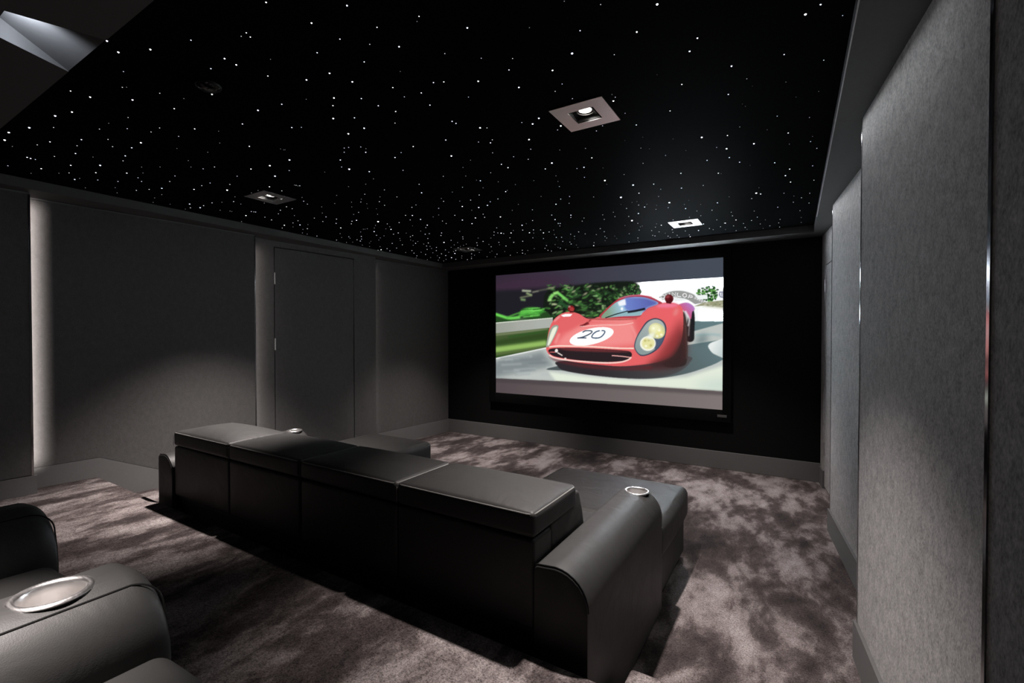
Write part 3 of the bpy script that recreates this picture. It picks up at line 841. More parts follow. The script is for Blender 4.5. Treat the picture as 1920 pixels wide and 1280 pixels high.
# ------------------------------------------------------------------ downlights
def lamp(x, y, label):
    r = empty('ceiling_light', (x, y, ZC), label, 'ceiling light', 'square recessed downlights')
    bm = bmesh.new()
    o_, i_ = 0.129, 0.0625
    zt, zb = ZC+.0005, ZC-.004
    for (x0, x1, y0, y1) in ((-o_, o_, -o_, -i_), (-o_, o_, i_, o_), (-o_, -i_, -i_, i_), (i_, o_, -i_, i_)):
        vs = box(bm, x+x0, x+x1, y+y0, y+y1, zb, zt)
    bmesh.ops.remove_doubles(bm, verts=bm.verts, dist=1e-5)
    obj('frame', bm, M['lamp_trim'], r, smooth=False)
    bm = bmesh.new()
    h = i_-.0005; t = ZC+.058
    P = [(x-h, y-h), (x+h, y-h), (x+h, y+h), (x-h, y+h)]
    lo = [bm.verts.new((a_, b2, ZC-.003)) for a_, b2 in P]
    hi = [bm.verts.new((a_, b2, t)) for a_, b2 in P]
    for k in range(4):
        bm.faces.new((lo[k], hi[k], hi[(k+1) % 4], lo[(k+1) % 4]))
    bm.faces.new(hi)
    obj('recess', bm, M['reflector'], r, smooth=False)
    bm = bmesh.new()
    lathe(bm, [(0.042, 0.0), (0.042, 0.02), (0.030, 0.022), (0.0305, 0.004)], (x, y, t-.040), seg=24)
    g = obj('gimbal_ring', bm, M['lamp_trim'], r)
    bm = bmesh.new()
    lathe(bm, [(0.0300, 0.006), (0.022, 0.0035), (0.0005, 0.002)], (x, y, t-.040), seg=24)
    obj('lens', bm, M['lens'], r)
    return r
lamp(*LAMPS[0], 'bright square downlight in the starry ceiling, nearest to the camera above the sofa')
lamp(*LAMPS[1], 'square downlight near the screen, its frame shining white above the race car picture')
lamp(*LAMPS[2], 'dim dark square downlight on the left of the starry ceiling')
lamp(*LAMPS[3], 'dark square downlight in the far left corner of the starry ceiling by the screen wall')

r = empty('ceiling_sensor', (-2.10, 1.004, ZC), 'small black dome on the star ceiling in front of the projector opening', 'sensor')
bm = bmesh.new()
lathe(bm, [(0.048, 0.0), (0.047, -.009), (0.043, -.008)], (-2.10, 1.004, ZC), seg=32)
obj('base_ring', bm, M['dark'], r)
bm = bmesh.new()
lathe(bm, [(0.043, -.009), (0.039, -.014), (0.028, -.022), (0.012, -.026), (0.0005, -.0265)], (-2.10, 1.004, ZC), seg=32)
obj('dome', bm, plain('glossy_black', (0.004, 0.004, 0.004, 1), 0.15), r)

# ------------------------------------------------------------------ fibre-optic stars: x mm, y mm, brightness, radius in 0.1 mm
STARS = "-376,1499,40,34;25,1797,40,35;-710,1594,35,36;-2092,667,30,30;-2139,715,30,31;-2018,769,30,31;-3014,762,30,40;-3297,737,30,42;-3465,699,30,43;-3618,714,30,45;-2397,1965,30,53;-1126,3437,30,64;-423,2622,28,42;-3273,3005,28,70;-1267,4183,28,70;-2646,783,25,32;-2517,890,25,32;-2089,994,25,30;-2164,1049,25,31;-2895,790,25,34;-1423,851,25,23;-1218,993,25,23;-1387,986,25,24;-1229,1231,25,26;-1845,940,25,27;-1849,985,25,28;-1712,1192,25,30;-1590,1210,25,29;-1563,1299,25,30;-1738,1345,25,32;-956,1277,25,25;-470,1598,25,25;-821,1655,25,28;-1117,1566,25,30;-998,1694,25,30;-695,2011,25,32;65,1769,25,23;-297,1742,25,25;-335,1807,25,27;-214,1991,25,28;-3036,1109,25,39;-3653,1124,25,44;-2135,1234,25,33;-3494,1790,25,52;-2918,1797,25,47;-2767,1671,25,44;-2577,1678,25,43;-1905,1469,25,35;-1860,1618,25,36;-1982,1621,25,37;-1358,1920,25,36;-1057,1984,25,35;-1111,2020,25,36;-1001,2112,25,36;-1216,2171,25,39;-1713,2132,25,42;-1262,2537,25,44;-1097,3007,25,49;-962,3200,25,50;-329,2853,25,40;-193,2855,25,39;-845,3773,25,57;-243,3853,25,53;-1123,2705,22,40;-2209,3103,22,53;-54,3532,22,42;-3371,4062,22,70;-2221,3449,22,57;-2566,3998,22,66;-2213,3817,22,61;-1146,3967,22,55;-1832,820,20,21;-2652,720,20,26;-2449,1024,20,28;-1960,947,20,23;-2600,1177,20,30;-1057,1149,20,20;-1216,1115,20,20;-1624,900,20,21;-1635,920,20,21;-1376,1091,20,21;-1514,1099,20,22;-1411,1229,20,23;-1819,1093,20,24;-1453,1418,20,25;-1380,1513,20,26;-1639,1411,20,26;-1987,1258,20,27;-1800,1387,20,27;-1624,1495,20,27;-634,1490,20,20;-966,1563,20,23;-1281,1478,20,25;-1241,1496,20,25;-1419,1613,20,27;-38,2011,20,22;-406,2027,20,25;-250,2216,20,26;-3442,848,20,32;-3259,926,20,32;-3537,978,20,34;-3162,1112,20,33;-3855,851,20,35;-3862,867,20,35;-3336,1142,20,35;-4042,954,20,37;-3807,1030,20,37;-3841,1160,20,38;-3681,1267,20,38;-4129,1136,20,40;-3678,1657,20,43;-3849,1527,20,42;-4119,1823,20,47;-4163,1920,20,49;-2338,1273,20,29;-2581,1442,20,33;-2923,1642,20,37;-3161,1905,20,42;-2166,1424,20,30;-1812,1518,20,29;-2097,1835,20,34;-2318,1836,20,36;-2324,2062,20,38;-1596,1575,20,28;-2011,1978,20,35;-1808,1916,20,33;-2340,2566,20,44;-1434,1791,20,29;-1431,1818,20,29;-1599,1943,20,32;-1415,2098,20,32;-1530,2464,20,37;-1024,2585,20,35;-980,3404,20,44;-676,2298,20,30;-2306,3009,20,48;-2113,3089,20,48;-304,2667,20,31;-331,3002,20,35;-630,3130,20,38;-217,3894,20,44;-4095,2254,20,52;-2430,3363,20,53;-1535,2395,18,33;-1819,2574,18,37;-1341,2604,18,34;-1799,2865,18,40;-1628,3347,18,43;-500,2237,18,25;-450,2980,18,33;-32,2798,18,28;-287,3115,18,33;-106,3236,18,33;-29,3407,18,34;-26,3699,18,37;-423,3254,18,35;-835,3255,18,38;-689,3446,18,39;-1046,3796,18,44;-770,4018,18,45;-522,3974,18,43;-4143,2641,18,52;-4004,2710,18,52;-3776,2992,18,53;-3406,2871,18,50;-3622,3273,18,55;-3405,3292,18,54;-2850,3007,18,48;-2883,3147,18,49;-2979,3344,18,52;-2576,3363,18,49;-3708,4682,18,70;-3950,4916,18,70;-4317,4009,18,67;-2582,3518,18,51;-2474,4043,18,56;-2309,4133,18,56;-2190,4213,18,56;-1850,3785,18,49;-1665,3719,18,47;-2000,5115,18,64;-1082,4503,18,52;-946,5188,18,58;-819,4921,18,54;-732,4660,18,51;-455,4652,18,49;-552,4730,18,51;-2278,777,15,19;-2426,823,15,20;-2347,927,15,20;-2738,950,15,22;-3189,800,15,23;-3015,927,15,24;-2888,998,15,24;-2831,1078,15,24;-2740,1080,15,24;-2770,1177,15,25;-1658,901,15,16;-1309,1166,15,17;-1466,1499,15,20;-529,1407,15,15;-1114,1349,15,17;-1015,1443,15,18;-915,1506,15,18;-579,1683,15,17;-831,1765,15,19;-881,1802,15,20;-1227,1647,15,20;-843,1897,15,21;-677,1984,15,21;129,1867,15,15;90,2131,15,18;-171,2121,15,19;-3556,825,15,26;-3385,943,15,26;-3135,999,15,25;-3233,1050,15,26;-3862,887,15,28;-3700,930,15,27;-3442,1167,15,28;-4149,831,15,29;-3176,1484,15,29;-3994,1072,15,30;-3726,1343,15,31;-3794,1387,15,32;-4011,1221,15,31;-3931,1304,15,32;-3631,1487,15,32;-3477,1454,15,31;-3431,1646,15,32;-3542,1645,15,33;-3953,1490,15,33;-4061,1453,15,34;-4235,1880,15,38;-4075,1905,15,38;-3933,1900,15,37;-3082,1505,15,29;-3133,1669,15,31;-3347,1733,15,32;-3750,1969,15,37;-3924,2205,15,39;-3907,2232,15,40;-3174,2006,15,34;-2743,1784,15,30;-2959,2003,15,33;-2123,1448,15,23;-2152,1731,15,26;-2124,1738,15,26;-2201,1770,15,27;-2061,1769,15,26;-2407,1916,15,29;-1686,1659,15,23;-1927,1943,15,27;-2123,2157,15,30;-2224,2414,15,32;-2778,2564,15,37;-2674,2816,15,38;-3273,2248,15,36;-3534,2272,15,38;-3674,2308,15,39;-1329,1939,15,24;-1149,1979,15,23;-1035,2145,15,24;-1465,2056,15,25;-1385,2071,15,25;-1270,2287,15,26;-1355,2410,15,28;-1409,2331,15,27;-1169,2702,15,29;-1191,2877,15,31;-686,2150,15,22;-823,2220,15,23;-870,2259,15,24;-2343,2819,15,36;-2143,2902,15,36;-2010,2830,15,35;-2038,3018,15,37;-1945,2985,15,36;-2506,2952,15,38;-1536,3241,15,36;-1450,3214,15,35;-1185,3761,15,38;-1072,3715,15,38;-374,2804,15,26;-75,2556,15,22;70,2984,15,25;103,3109,15,26;-644,2774,15,27;-790,2829,15,28;92,3416,15,29;-547,3464,15,33;-886,3916,15,38;-591,4183,15,39;-282,3988,15,36;-119,4368,15,38;-4051,2459,15,42;-4084,2844,15,46;-3537,2647,15,41;-3523,2746,15,42;-3661,2849,15,44;-3466,2870,15,43;-3554,2935,15,44;-3916,3363,15,49;-4117,3521,15,52;-3459,3444,15,48;-3137,3135,15,43;-2898,2973,15,41;-2531,3196,15,41;-3266,3634,15,48;-3681,3935,15,53;-3545,3996,15,53;-3081,3674,15,48;-3167,3766,15,49;-3573,4529,15,58;-3906,4741,15,61;-2348,3388,15,41;-2310,3996,15,46;-2214,4044,15,46;-2041,3712,15,43;-2123,4207,15,47;-1806,3630,15,41;-1888,3931,15,44;-1873,3941,15,44;-1698,3792,15,41;-1866,4360,15,47;-2175,4479,15,50;-2186,4891,15,53;-2583,4468,15,52;-2700,4470,15,53;-2886,4603,15,55;-2963,4245,15,52;-2957,5111,15,59;-1353,3965,15,41;-1248,4023,15,41;-1627,4335,15,46;-1642,4486,15,47;-1438,4963,15,50;-1255,4953,15,49;-1140,5035,15,49;-1035,4749,15,46;-712,4886,15,46;-558,4727,15,44;-283,4641,15,41;-336,4748,15,43;-466,4475,15,41;-410,5020,15,45;-3917,2222,12,33;-2972,1984,12,27;-2522,2376,12,28;-2821,2658,12,31;-2571,2547,12,29;-2598,2782,12,31;-2724,2373,12,29;-2909,2495,12,30;-3170,2694,12,33;-3319,2313,12,31;-3549,2333,12,32;-1482,2219,12,22;-1977,2376,12,25;-1673,2483,12,25;-1415,2963,12,27;-1003,2437,12,22;-950,2962,12,25;-2006,2621,12,27;-1868,3393,12,32;-1528,3379,12,31;-1300,3321,12,29;-1317,3818,12,33;-737,2595,12,22;-239,2590,12,19;57,2652,12,19;-821,3395,12,28;-877,3563,12,29;-985,3915,12,32;-704,4146,12,33;-461,4339,12,33;-69,3962,12,28;-10,4268,12,30;43,4163,12,29;93,4061,12,28;96,4361,12,31;109,3736,12,26;-292,4401,12,33;37,4586,12,32;-4009,2373,12,34;-3796,2366,12,33;-3875,2603,12,35;-3988,2628,12,36;-4269,2699,12,38;-3662,2620,12,34;-3707,2740,12,36;-4300,3350,12,42;-4300,3106,12,41;-4023,3457,12,42;-4093,3456,12,42;-4043,3305,12,41;-3738,3410,12,40;-3269,3114,12,36;-3546,3463,12,40;-2979,3115,12,35;-3059,3413,12,38;-2754,3297,12,35;-2787,3390,12,36;-3213,3637,12,40;-3388,3811,12,42;-3422,3614,12,41;-3485,3645,12,41;-3684,4122,12,45;-3820,4285,12,47;-3639,4246,12,46;-3778,4405,12,48;-3013,3940,12,41;-3074,4023,12,42;-3231,4014,12,43;-3435,4400,12,46;-3650,4425,12,47;-3869,4612,12,50;-4092,4836,12,52;-3980,5045,12,53;-3864,5155,12,53;-3911,3799,12,44;-3871,3919,12,45;-4076,4029,12,46;-4201,3997,12,47;-4375,4015,12,48;-4282,4119,12,48;-4036,4248,12,48;-4137,4392,12,49;-4247,4563,12,51;-4081,4546,12,50;-2300,3296,12,33;-2282,3719,12,36;-2479,3782,12,38;-2600,3920,12,39;-2683,4042,12,40;-2590,3973,12,39;-2557,4033,12,40;-2154,4081,12,38;-1919,4030,12,37;-1663,3965,12,35;-1606,3872,12,34;-1845,4481,12,40;-1980,4418,12,40;-1986,4528,12,41;-1759,4571,12,40;-2126,4508,12,41;-2205,4707,12,43;-2152,4783,12,43;-1935,4958,12,44;-2320,4462,12,42;-2401,4372,12,41;-2610,4241,12,41;-2843,4383,12,43;-3062,4553,12,46;-3069,4272,12,44;-3150,4395,12,45;-2400,5055,12,46;-2385,5175,12,47;-2563,4970,12,46;-2470,4828,12,45;-2592,5106,12,48;-2578,5173,12,48;-2862,4942,12,48;-3172,5165,12,50;-3277,5007,12,50;-3540,4813,12,50;-3765,5118,12,53;-1425,3854,12,34;-1468,4010,12,35;-1252,4316,12,36;-1320,4599,12,38;-1715,4708,12,41;-1726,4792,12,42;-1456,4711,12,40;-1584,5120,12,43;-1221,4687,12,39;-1150,4553,12,37;-1171,4784,12,39;-1270,4917,12,40;-1138,5126,12,41;-1050,5048,12,40;-1054,5165,12,41;-1057,4878,12,39;-936,4878,12,39;-937,5090,12,40;-702,4327,12,34;-797,4332,12,34;-941,4353,12,35;-603,4559,12,35;-689,4960,12,38;-609,4863,12,37;-611,4869,12,37;-499,4892,12,37;-409,4836,12,36;-499,5127,12,39;-276,4938,12,36;-202,5070,12,37;-113,4838,12,35;-127,4978,12,36;-124,5175,12,37;-2410,832,10,14;-2309,1003,10,15;-2894,926,10,16;-1080,1164,10,12;-1852,1288,10,15;-775,1386,10,12;-621,1334,10,12;-682,1954,10,14;-476,1901,10,13;-35,2232,10,14;84,2391,10,14;-196,2371,10,15;-3704,760,10,18;-3520,1051,10,19;-2868,1365,10,19;-3104,1369,10,20;-3471,1270,10,21;-3592,1321,10,21;-3371,1329,10,21;-3209,1430,10,21;-4214,947,10,21;-4058,1040,10,21;-4075,1146,10,22;-4022,1595,10,25;-4301,1240,10,23;-4113,1348,10,23;-4252,1404,10,24;-4163,1604,10,25;-4316,1878,10,27;-2675,1334,10,18;-3614,1908,10,25;-3846,1931,10,26;-3773,2037,10,26;-4105,2046,10,28;-4064,2104,10,28;-3410,1918,10,24;-3314,1912,10,24;-3586,2118,10,26;-2977,1975,10,23;-2974,1999,10,23;-2055,1800,10,19;-2408,2172,10,22;-2538,2220,10,23;-2683,2193,10,23;-2678,2478,10,25;-2846,2446,10,25;-2976,2461,10,26;-3082,2551,10,27;-2927,2284,10,25;-3120,2416,10,26;-3194,2181,10,25;-3292,2423,10,27;-3452,2547,10,28;-1657,2243,10,20;-1768,2315,10,21;-1848,2449,10,22;-1727,2655,10,23;-1657,2765,10,23;-1509,2761,10,22;-1136,2383,10,19;-1340,2754,10,22;-1376,2860,10,22;-1026,2778,10,21;-1114,3091,10,23;-2138,2671,10,24;-1890,2708,10,23;-2308,2750,10,25;-2231,2880,10,26;-1774,2847,10,24;-2308,3141,10,28;-2020,3320,10,28;-1633,3102,10,25;-1095,3614,10,26;-123,2699,10,17;-28,2964,10,18;-529,2762,10,19;-557,2564,10,18;-408,3273,10,21;-1009,3728,10,26;-754,3887,10,26;-643,3955,10,26;-424,3848,10,25;-218,3724,10,23;-6,4083,10,25;-4343,2350,10,30;-3734,2474,10,29;-4150,2841,10,33;-4295,2934,10,34;-4304,2994,10,34;-3997,3159,10,34;-3261,2718,10,29;-3082,2824,10,29;-3409,3097,10,31;-3501,3166,10,32;-3584,3152,10,32;-3753,3214,10,33;-4093,3362,10,36;-4141,3292,10,35;-4312,3493,10,37;-3801,3520,10,36;-3900,3590,10,36;-3691,3469,10,35;-3429,3247,10,32;-3333,3207,10,32;-2728,3140,10,29;-2645,3116,10,29;-3207,3501,10,33;-3647,3653,10,36;-3717,3731,10,37;-3590,3872,10,37;-3784,4004,10,38;-3631,4015,10,38;-3665,4162,10,39;-3738,4270,10,40;-2883,3720,10,33;-3247,4150,10,37;-3364,4237,10,38;-3290,4315,10,38;-3217,4272,10,38;-3487,4333,10,39;-3723,4578,10,42;-3639,4569,10,41;-4234,4977,10,46;-3748,4879,10,44;-3851,5008,10,45;-4218,5074,10,47;-4097,4980,10,46;-4181,3867,10,39;-4368,4680,10,45;-4197,4306,10,42;-4017,4393,10,42;-3916,4499,10,42;-2398,3963,10,33;-2149,3785,10,31;-2280,4169,10,34;-2160,4980,10,38;-2047,4156,10,33;-2131,4344,10,34;-2912,4503,10,38;-3005,4423,10,38;-2909,4075,10,36;-2792,4146,10,36;-2360,4830,10,38;-2809,4984,10,41;-2957,5180,10,43;-2999,5052,10,42;-3093,4902,10,41;-3498,5104,10,44;-3411,5170,10,44;-3399,4786,10,42;-3688,5013,10,44;-2681,4919,10,40;-2207,5133,10,39;-3572,4921,10,43;-1381,4336,10,32;-1271,4466,10,32;-1246,4444,10,32;-1791,4921,10,37;-1474,5088,10,36;-1108,4431,10,31;-1132,4879,10,34;-401,5122,10,33;-263,5159,10,32;50,4857,10,29;52,5066,10,31;-227,4788,10,30;-584,5020,10,33;-156,2196,8,12;1,2395,8,12;-206,2341,8,12;-2958,1248,8,15;-4315,1652,8,22;-4258,1745,8,22;-2524,1254,8,14;-4065,2119,8,23;-2469,1554,8,15;-2465,1570,8,15;-2458,1574,8,15;-2575,1919,8,18;-2907,2553,8,22;-3009,2650,8,23;-2958,2697,8,23;-1835,2552,8,18;-782,2449,8,15;-1888,3196,8,22;-1187,3623,8,22;-1055,3610,8,21;77,2913,8,14;-237,3207,8,17;-699,2629,8,15;-688,2457,8,14;-950,3798,8,22;-702,3787,8,21;-4135,2725,8,26;-3927,2741,8,26;-4372,3435,8,31;-3620,3154,8,27;-3634,3146,8,27;-4237,3516,8,31;-4282,3691,8,32;-4031,3594,8,30;-4120,3654,8,31;-4274,3791,8,32;-3121,3295,8,26;-3396,3493,8,28;-3599,3769,8,30;-3617,3825,8,30;-3357,4345,8,32;-4014,4699,8,36;-4333,4863,8,38;-4183,4761,8,37;-2040,4653,8,30;-2403,4999,8,33;-3283,4852,8,35;-3210,4788,8,34;-1642,4875,8,30;-1620,4743,8,29;-1701,1033,7,12;-1340,1348,7,12"

def star_mesh(bm, x, y, z, r, seg=10):
    lathe(bm, [(r, 0.0), (r*.8, -r*.45), (r*.4, -r*.75)], (x, y, z), seg=seg, cap_last=True)
SM = {}
for nm, c in (('white', (0.93, 0.95, 1.0, 1)), ('blue', (0.72, 0.80, 1.0, 1)), ('violet', (0.80, 0.78, 1.0, 1))):
    for k, s in enumerate((0.55, 1.1, 2.4, 7.0)):
        SM[(nm, k)] = emit('star_%s_%d' % (nm, k), c, s, sample=False)
stars = [tuple(float(v) for v in s.split(',')) for s in STARS.split(';')]
protos = {}
rest = {}
def starlight():
    rs = random.Random(3)
    small = bmesh.new()
    for i, (x, y, s, r) in enumerate(stars):
        x, y, s, r = x/1000, y/1000, s/10, r/10000
        k = 0 if s < 1.05 else 1 if s < 1.55 else 2 if s < 2.3 else 3
        hue = rs.choice(('white', 'white', 'blue', 'violet')) if s > 1.1 else 'white'
        if i < 300:
            key = (hue, k)
            if key not in protos:
                bm = bmesh.new(); star_mesh(bm, 0, 0, 0, .001)
                o = obj('ceiling_star_light', bm, SM[key]); protos[key] = o
            else:
                o = protos[key].copy(); COL.objects.link(o)
            o.location = (x, y, ZC-.0001)
            o.scale = (r/.001,)*3
            tag(o, 'tiny glowing point of starlight in the black ceiling', 'star light', 'fibre optic stars in the ceiling')
        else:
            rest.setdefault(k, []).append((x, y, r))
    return rest
starlight()
bm = bmesh.new(); idx = []
for k in sorted(rest):
    for x, y, r in rest[k]:
        n0 = len(bm.faces)
        star_mesh(bm, x, y, ZC-.0001, r, 8)
        idx += [k]*(len(bm.faces)-n0)
o = obj('ceiling_star_field', bm, SM[('white', 0)])
for k in (1, 2, 3): o.data.materials.append(SM[('white', k)])
o.data.polygons.foreach_set('material_index', idx)
tag(o, 'hundreds of the faintest star points scattered over the black ceiling', 'stars', kind='stuff')


# ------------------------------------------------------------------ leather seating
def arm_mesh(bm, x0, x1, y0, y1, z0, H, Rf=.05, Rb=.012, cup=None):
    """armrest: flat inner shoulder, crowned top falling to a big outer round, rounded front end"""
    w = x1-x0; cx = (x0+x1)/2
    prof = [(-w/2, z0), (-w/2, z0+.06)]
    prof += [(-w/2, H-.20), (-w/2, H-.12), (-w/2, H-.055)]
    r = .017
    for k in range(1, 6):
        t = k/5*PI/2
        prof.append((-w/2+r-r*math.cos(t), H-.006-r+r*math.sin(t)))
    prof += [(-.28*w, H-.0035), (-.16*w, H-.001)]
    ra = .120*w/.2
    for k in range(0, 9):
        t = PI/2*(1-k/8)
        prof.append((w/2-ra+ra*math.cos(t), H-.125+.125*math.sin(t)))
    prof += [(w/2, H-.19), (w/2, z0+.06), (w/2, z0)]
    st = []
    for k in range(5):
        t = k/4*PI/2
        st.append((y0+Rb-Rb*math.sin(PI/2-t) if False else y0+Rb*(1-math.sin(t)) if False else y0+Rb*(1-math.cos(t)), Rb*(1-math.sin(t))))
    n = 14
    for k in range(1, n): st.append((y0+Rb+(y1-Rf-y0-Rb)*k/n, 0))
    for k in range(9):
        t = k/8*PI/2
        st.append((y1-Rf+Rf*math.sin(t), Rf*(1-math.cos(t))))
    rings = []
    for y, d in st:
        ring = []
        for px, pz in prof:
            f = max(0, min(1, (pz-(H-.30))/.30))
            ring.append(bm.verts.new((cx+px*(1-d*.25/w), y, pz-d*f)))
        rings.append(ring)
    m = len(prof)
    for i in range(len(rings)-1):
        for k in range(m):
            bm.faces.new((rings[i][k], rings[i][(k+1) % m], rings[i+1][(k+1) % m], rings[i+1][k]))
    bm.faces.new(rings[0][::-1]); bm.faces.new(rings[-1])
    bmesh.ops.recalc_face_normals(bm, faces=bm.faces[:])
    return prof, cx

def bore(o, c, rad, depth):
    """cut a cup well into the arm"""
    bm = bmesh.new()
    lathe(bm, [(rad, 0), (rad, depth+.2)], (c[0], c[1], c[2]-depth), seg=40, cap_last=True)
    bm.verts.ensure_lookup_table()
    bm.faces.new([bm.verts[k] for k in range(40)][::-1])
    bmesh.ops.recalc_face_normals(bm, faces=bm.faces[:])
    off = wloc(o)
    bmesh.ops.translate(bm, verts=bm.verts, vec=-off)
    me = bpy.data.meshes.new('cutter'); bm.to_mesh(me); bm.free()
    k = bpy.data.objects.new('cutter', me); k.location = off; COL.objects.link(k)
    bpy.context.view_layer.update()
    md = o.modifiers.new('bore', 'BOOLEAN'); md.operation = 'DIFFERENCE'; md.object = k; md.solver = 'EXACT'
    bpy.context.view_layer.update()
    dg = bpy.context.evaluated_depsgraph_get()
    new = bpy.data.meshes.new_from_object(o.evaluated_get(dg))
    o.modifiers.clear()
    old = o.data; o.data = new; bpy.data.meshes.remove(old); new.name = 'armrest'
    new.polygons.foreach_set('use_smooth', [True]*len(new.polygons))
    new.set_sharp_from_angle(angle=math.radians(35))
    bpy.data.objects.remove(k); bpy.data.meshes.remove(me)

def cup_holder(parent, c, R=.064):
    bm = bmesh.new()
    lathe(bm, [(R-.002, -.002), (R, .0015), (R-.002, .0045), (R-.006, .006), (R-.011, .005), (R-.0145, .001), (R-.0155, -.012), (R-.0165, -.052), (R-.022, -.058), (.001, -.0585)], c, seg=48)
    bmesh.ops.recalc_face_normals(bm, faces=bm.faces[:])
    bmesh.ops.reverse_faces(bm, faces=bm.faces[:])
    o = obj('cup_holder', bm, M['steel'], parent, angle=60)
    tag(o, 'brushed steel cup holder')
    return o

def arm(root, x0, x1, y0, y1, z0, H, cup_y=None, Rf=.05, shoulder=False, R=.064):
    bm = bmesh.new()
    prof, cx = arm_mesh(bm, x0, x1, y0, y1, z0, H, Rf)
    a = obj('armrest', bm, M['leather'], root, angle=35)
    if cup_y is not None:
        c = (x0+R+.012 if shoulder else cx-.012, cup_y, H-.005)
        bore(a, c, R-.0035, .066)
        cup_holder(a, c, R)
    top = [p for p in prof if p[1] > H-.14]
    # stitched seam over the back end, along the outer shoulder and down the front
    bm = bmesh.new()
    tube(bm, [(cx+px, y0+.008, pz+.001) for px, pz in top], .0028)
    if shoulder:
        w = x1-x0
        xs_, zs_ = x1-.066, H-.0150
        path = [(xs_, y, zs_+.001) for y in np.linspace(y0+.008, y1-Rf, 8)]
        for k in range(1, 9):
            t = k/8*PI/2
            path.append((xs_+.018*t, y1-Rf+(Rf+.0005)*math.sin(t), zs_+.001-Rf*(1-math.cos(t))))
        path += [(xs_+.045, y1+.0006, zs_-Rf-.05), (xs_+.048, y1+.0006, zs_-Rf-.14), (xs_+.05, y1+.0006, z0+.05)]
        tube(bm, path, .0018)
    obj('seam', bm, M['seam'], a)
    return a

def loop_top(x0, x1, y0, y1, z, r=.03, dz=0):
    pts = []
    for (cx, cy, a0) in ((x1-r, y1-r, 0), (x0+r, y1-r, 90), (x0+r, y0+r, 180), (x1-r, y0+r, 270)):
        for k in range(5):
            t = math.radians(a0+k*22.5)
            pts.append((cx+r*math.cos(t), cy+r*math.sin(t), z))
    return pts

def main_sofa():
    r = empty('leather_sofa', (-2.15, 1.94, 0), 'long four seat black leather sofa seen from behind on the lower floor, facing the screen', 'sofa')
    XL, XR = -3.52, -0.788
    xb = np.linspace(XL, XR, 5)
    YB0 = 1.45
    bm = bmesh.new(); box(bm, XL+.001, XR-.001, YB0+.022, 2.42, 0.035, 0.402, bevel=.01)
    obj('base', bm, M['leather'], r)
    for x0, x1 in ((-3.48, -3.40), (-0.90, -0.82)):
        for y in (1.57, 2.30):
            bm = bmesh.new(); box(bm, x0, x1, y, y+.08, 0.0, 0.04, bevel=.004)
            obj('foot', bm, M['dark'], r)
    arm(r, -3.718, -3.522, 1.438, 2.476, 0.04, 0.660, 2.393)
    arm(r, -0.785, -0.580, 1.438, 2.476, 0.04, 0.660, 2.393)
    for i in range(4):
        x0, x1 = xb[i]+.003, xb[i+1]-.003
        bm = bmesh.new()
        rbox(bm, x0, x1, YB0, YB0+.145, .404, .732, .014, (0, .004, 0, 0), 8)
        obj('back_panel', bm, M['leather'], r)
        # back cushion leaning forward below the headrest
        bm = bmesh.new()
        pts = [(1.600, .464), (1.600, .740), (1.799, .745), (1.842, .798), (1.881, .788), (1.920, .687), (1.963, .532), (1.973, .464)]
        poly_prism(bm, pts, 'x', x0+.006, x1-.006, bevel=.014, seg=3)
        obj('back_cushion', bm, M['leather'], r)
        bm = bmesh.new()
        rbox(bm, x0-.001, x1+.001, YB0-.004, 1.832, .736, .830, .020, ((.034, .022, .020, .024)[i], .004, .014, .004), 10)
        h = obj('headrest', bm, M['leather'], r)
        bm = bmesh.new()
        tube(bm, loop_top(x0+.003, x1-.003, YB0-.0005, 1.826, .8225, .026), .0028, closed=True)
        tube(bm, [(x0+.002, YB0-.0045, .812), (x0+.001, YB0-.004, .74)], .0014)
        p = obj('piping', bm, M['thread'], h)
        tag(p, 'pale stitched piping')
    for i in (1, 2):
        bm = bmesh.new()
        rbox(bm, xb[i]+.002, xb[i+1]-.002, 1.915, 2.514, .324, .469, .03, (.012, 0, .01, 0), 9)
        obj('seat_cushion', bm, M['leather'], r)
        bm = bmesh.new()
        rbox(bm, xb[i]+.004, xb[i+1]-.004, 2.418, 2.50, .05, .322, .015, (0, 0, .004, 0), 6)
        obj('front_panel', bm, M['leather'], r)
    for (cx0, cx1, sx0, sx1, yf) in ((-3.708, -2.906, xb[0], xb[1], 3.327), (-1.523, -.592, xb[3], xb[4], 3.235)):
        bm = bmesh.new()
        rbox(bm, sx0+.002, sx1-.002, 1.915, 2.478, .324, .464, .012, (.004, 0, 0, 0), 9)
        obj('seat_cushion', bm, M['leather'], r)
        bm = bmesh.new()
        rbox(bm, cx0, cx1, 2.481, yf, .262, .466, .045, (.010, 0, .012, .014), 12)
        c = obj('chaise_cushion', bm, M['leather'], r)
        bm = bmesh.new()
        tube(bm, [(cx1-.004, y, .438+.004*math.sin((y-2.5)/(yf-2.5)*PI)) for y in np.linspace(2.515, yf-.035, 14)], .0026)
        obj('piping', bm, M['thread'], c)
        bm = bmesh.new()
        rbox(bm, cx0+.02, cx1-.022, 2.495, yf-.03, .035, .263, .015, (0, 0, .003, 0), 8)
        obj('chaise_base', bm, M['leather'], r)
        for x in (cx0+.06, cx1-.11):
            bm = bmesh.new(); box(bm, x, x+.05, yf-.12, yf-.07, 0.0, 0.04, bevel=.004)
            obj('foot', bm, M['dark'], r)
    return r
main_sofa()

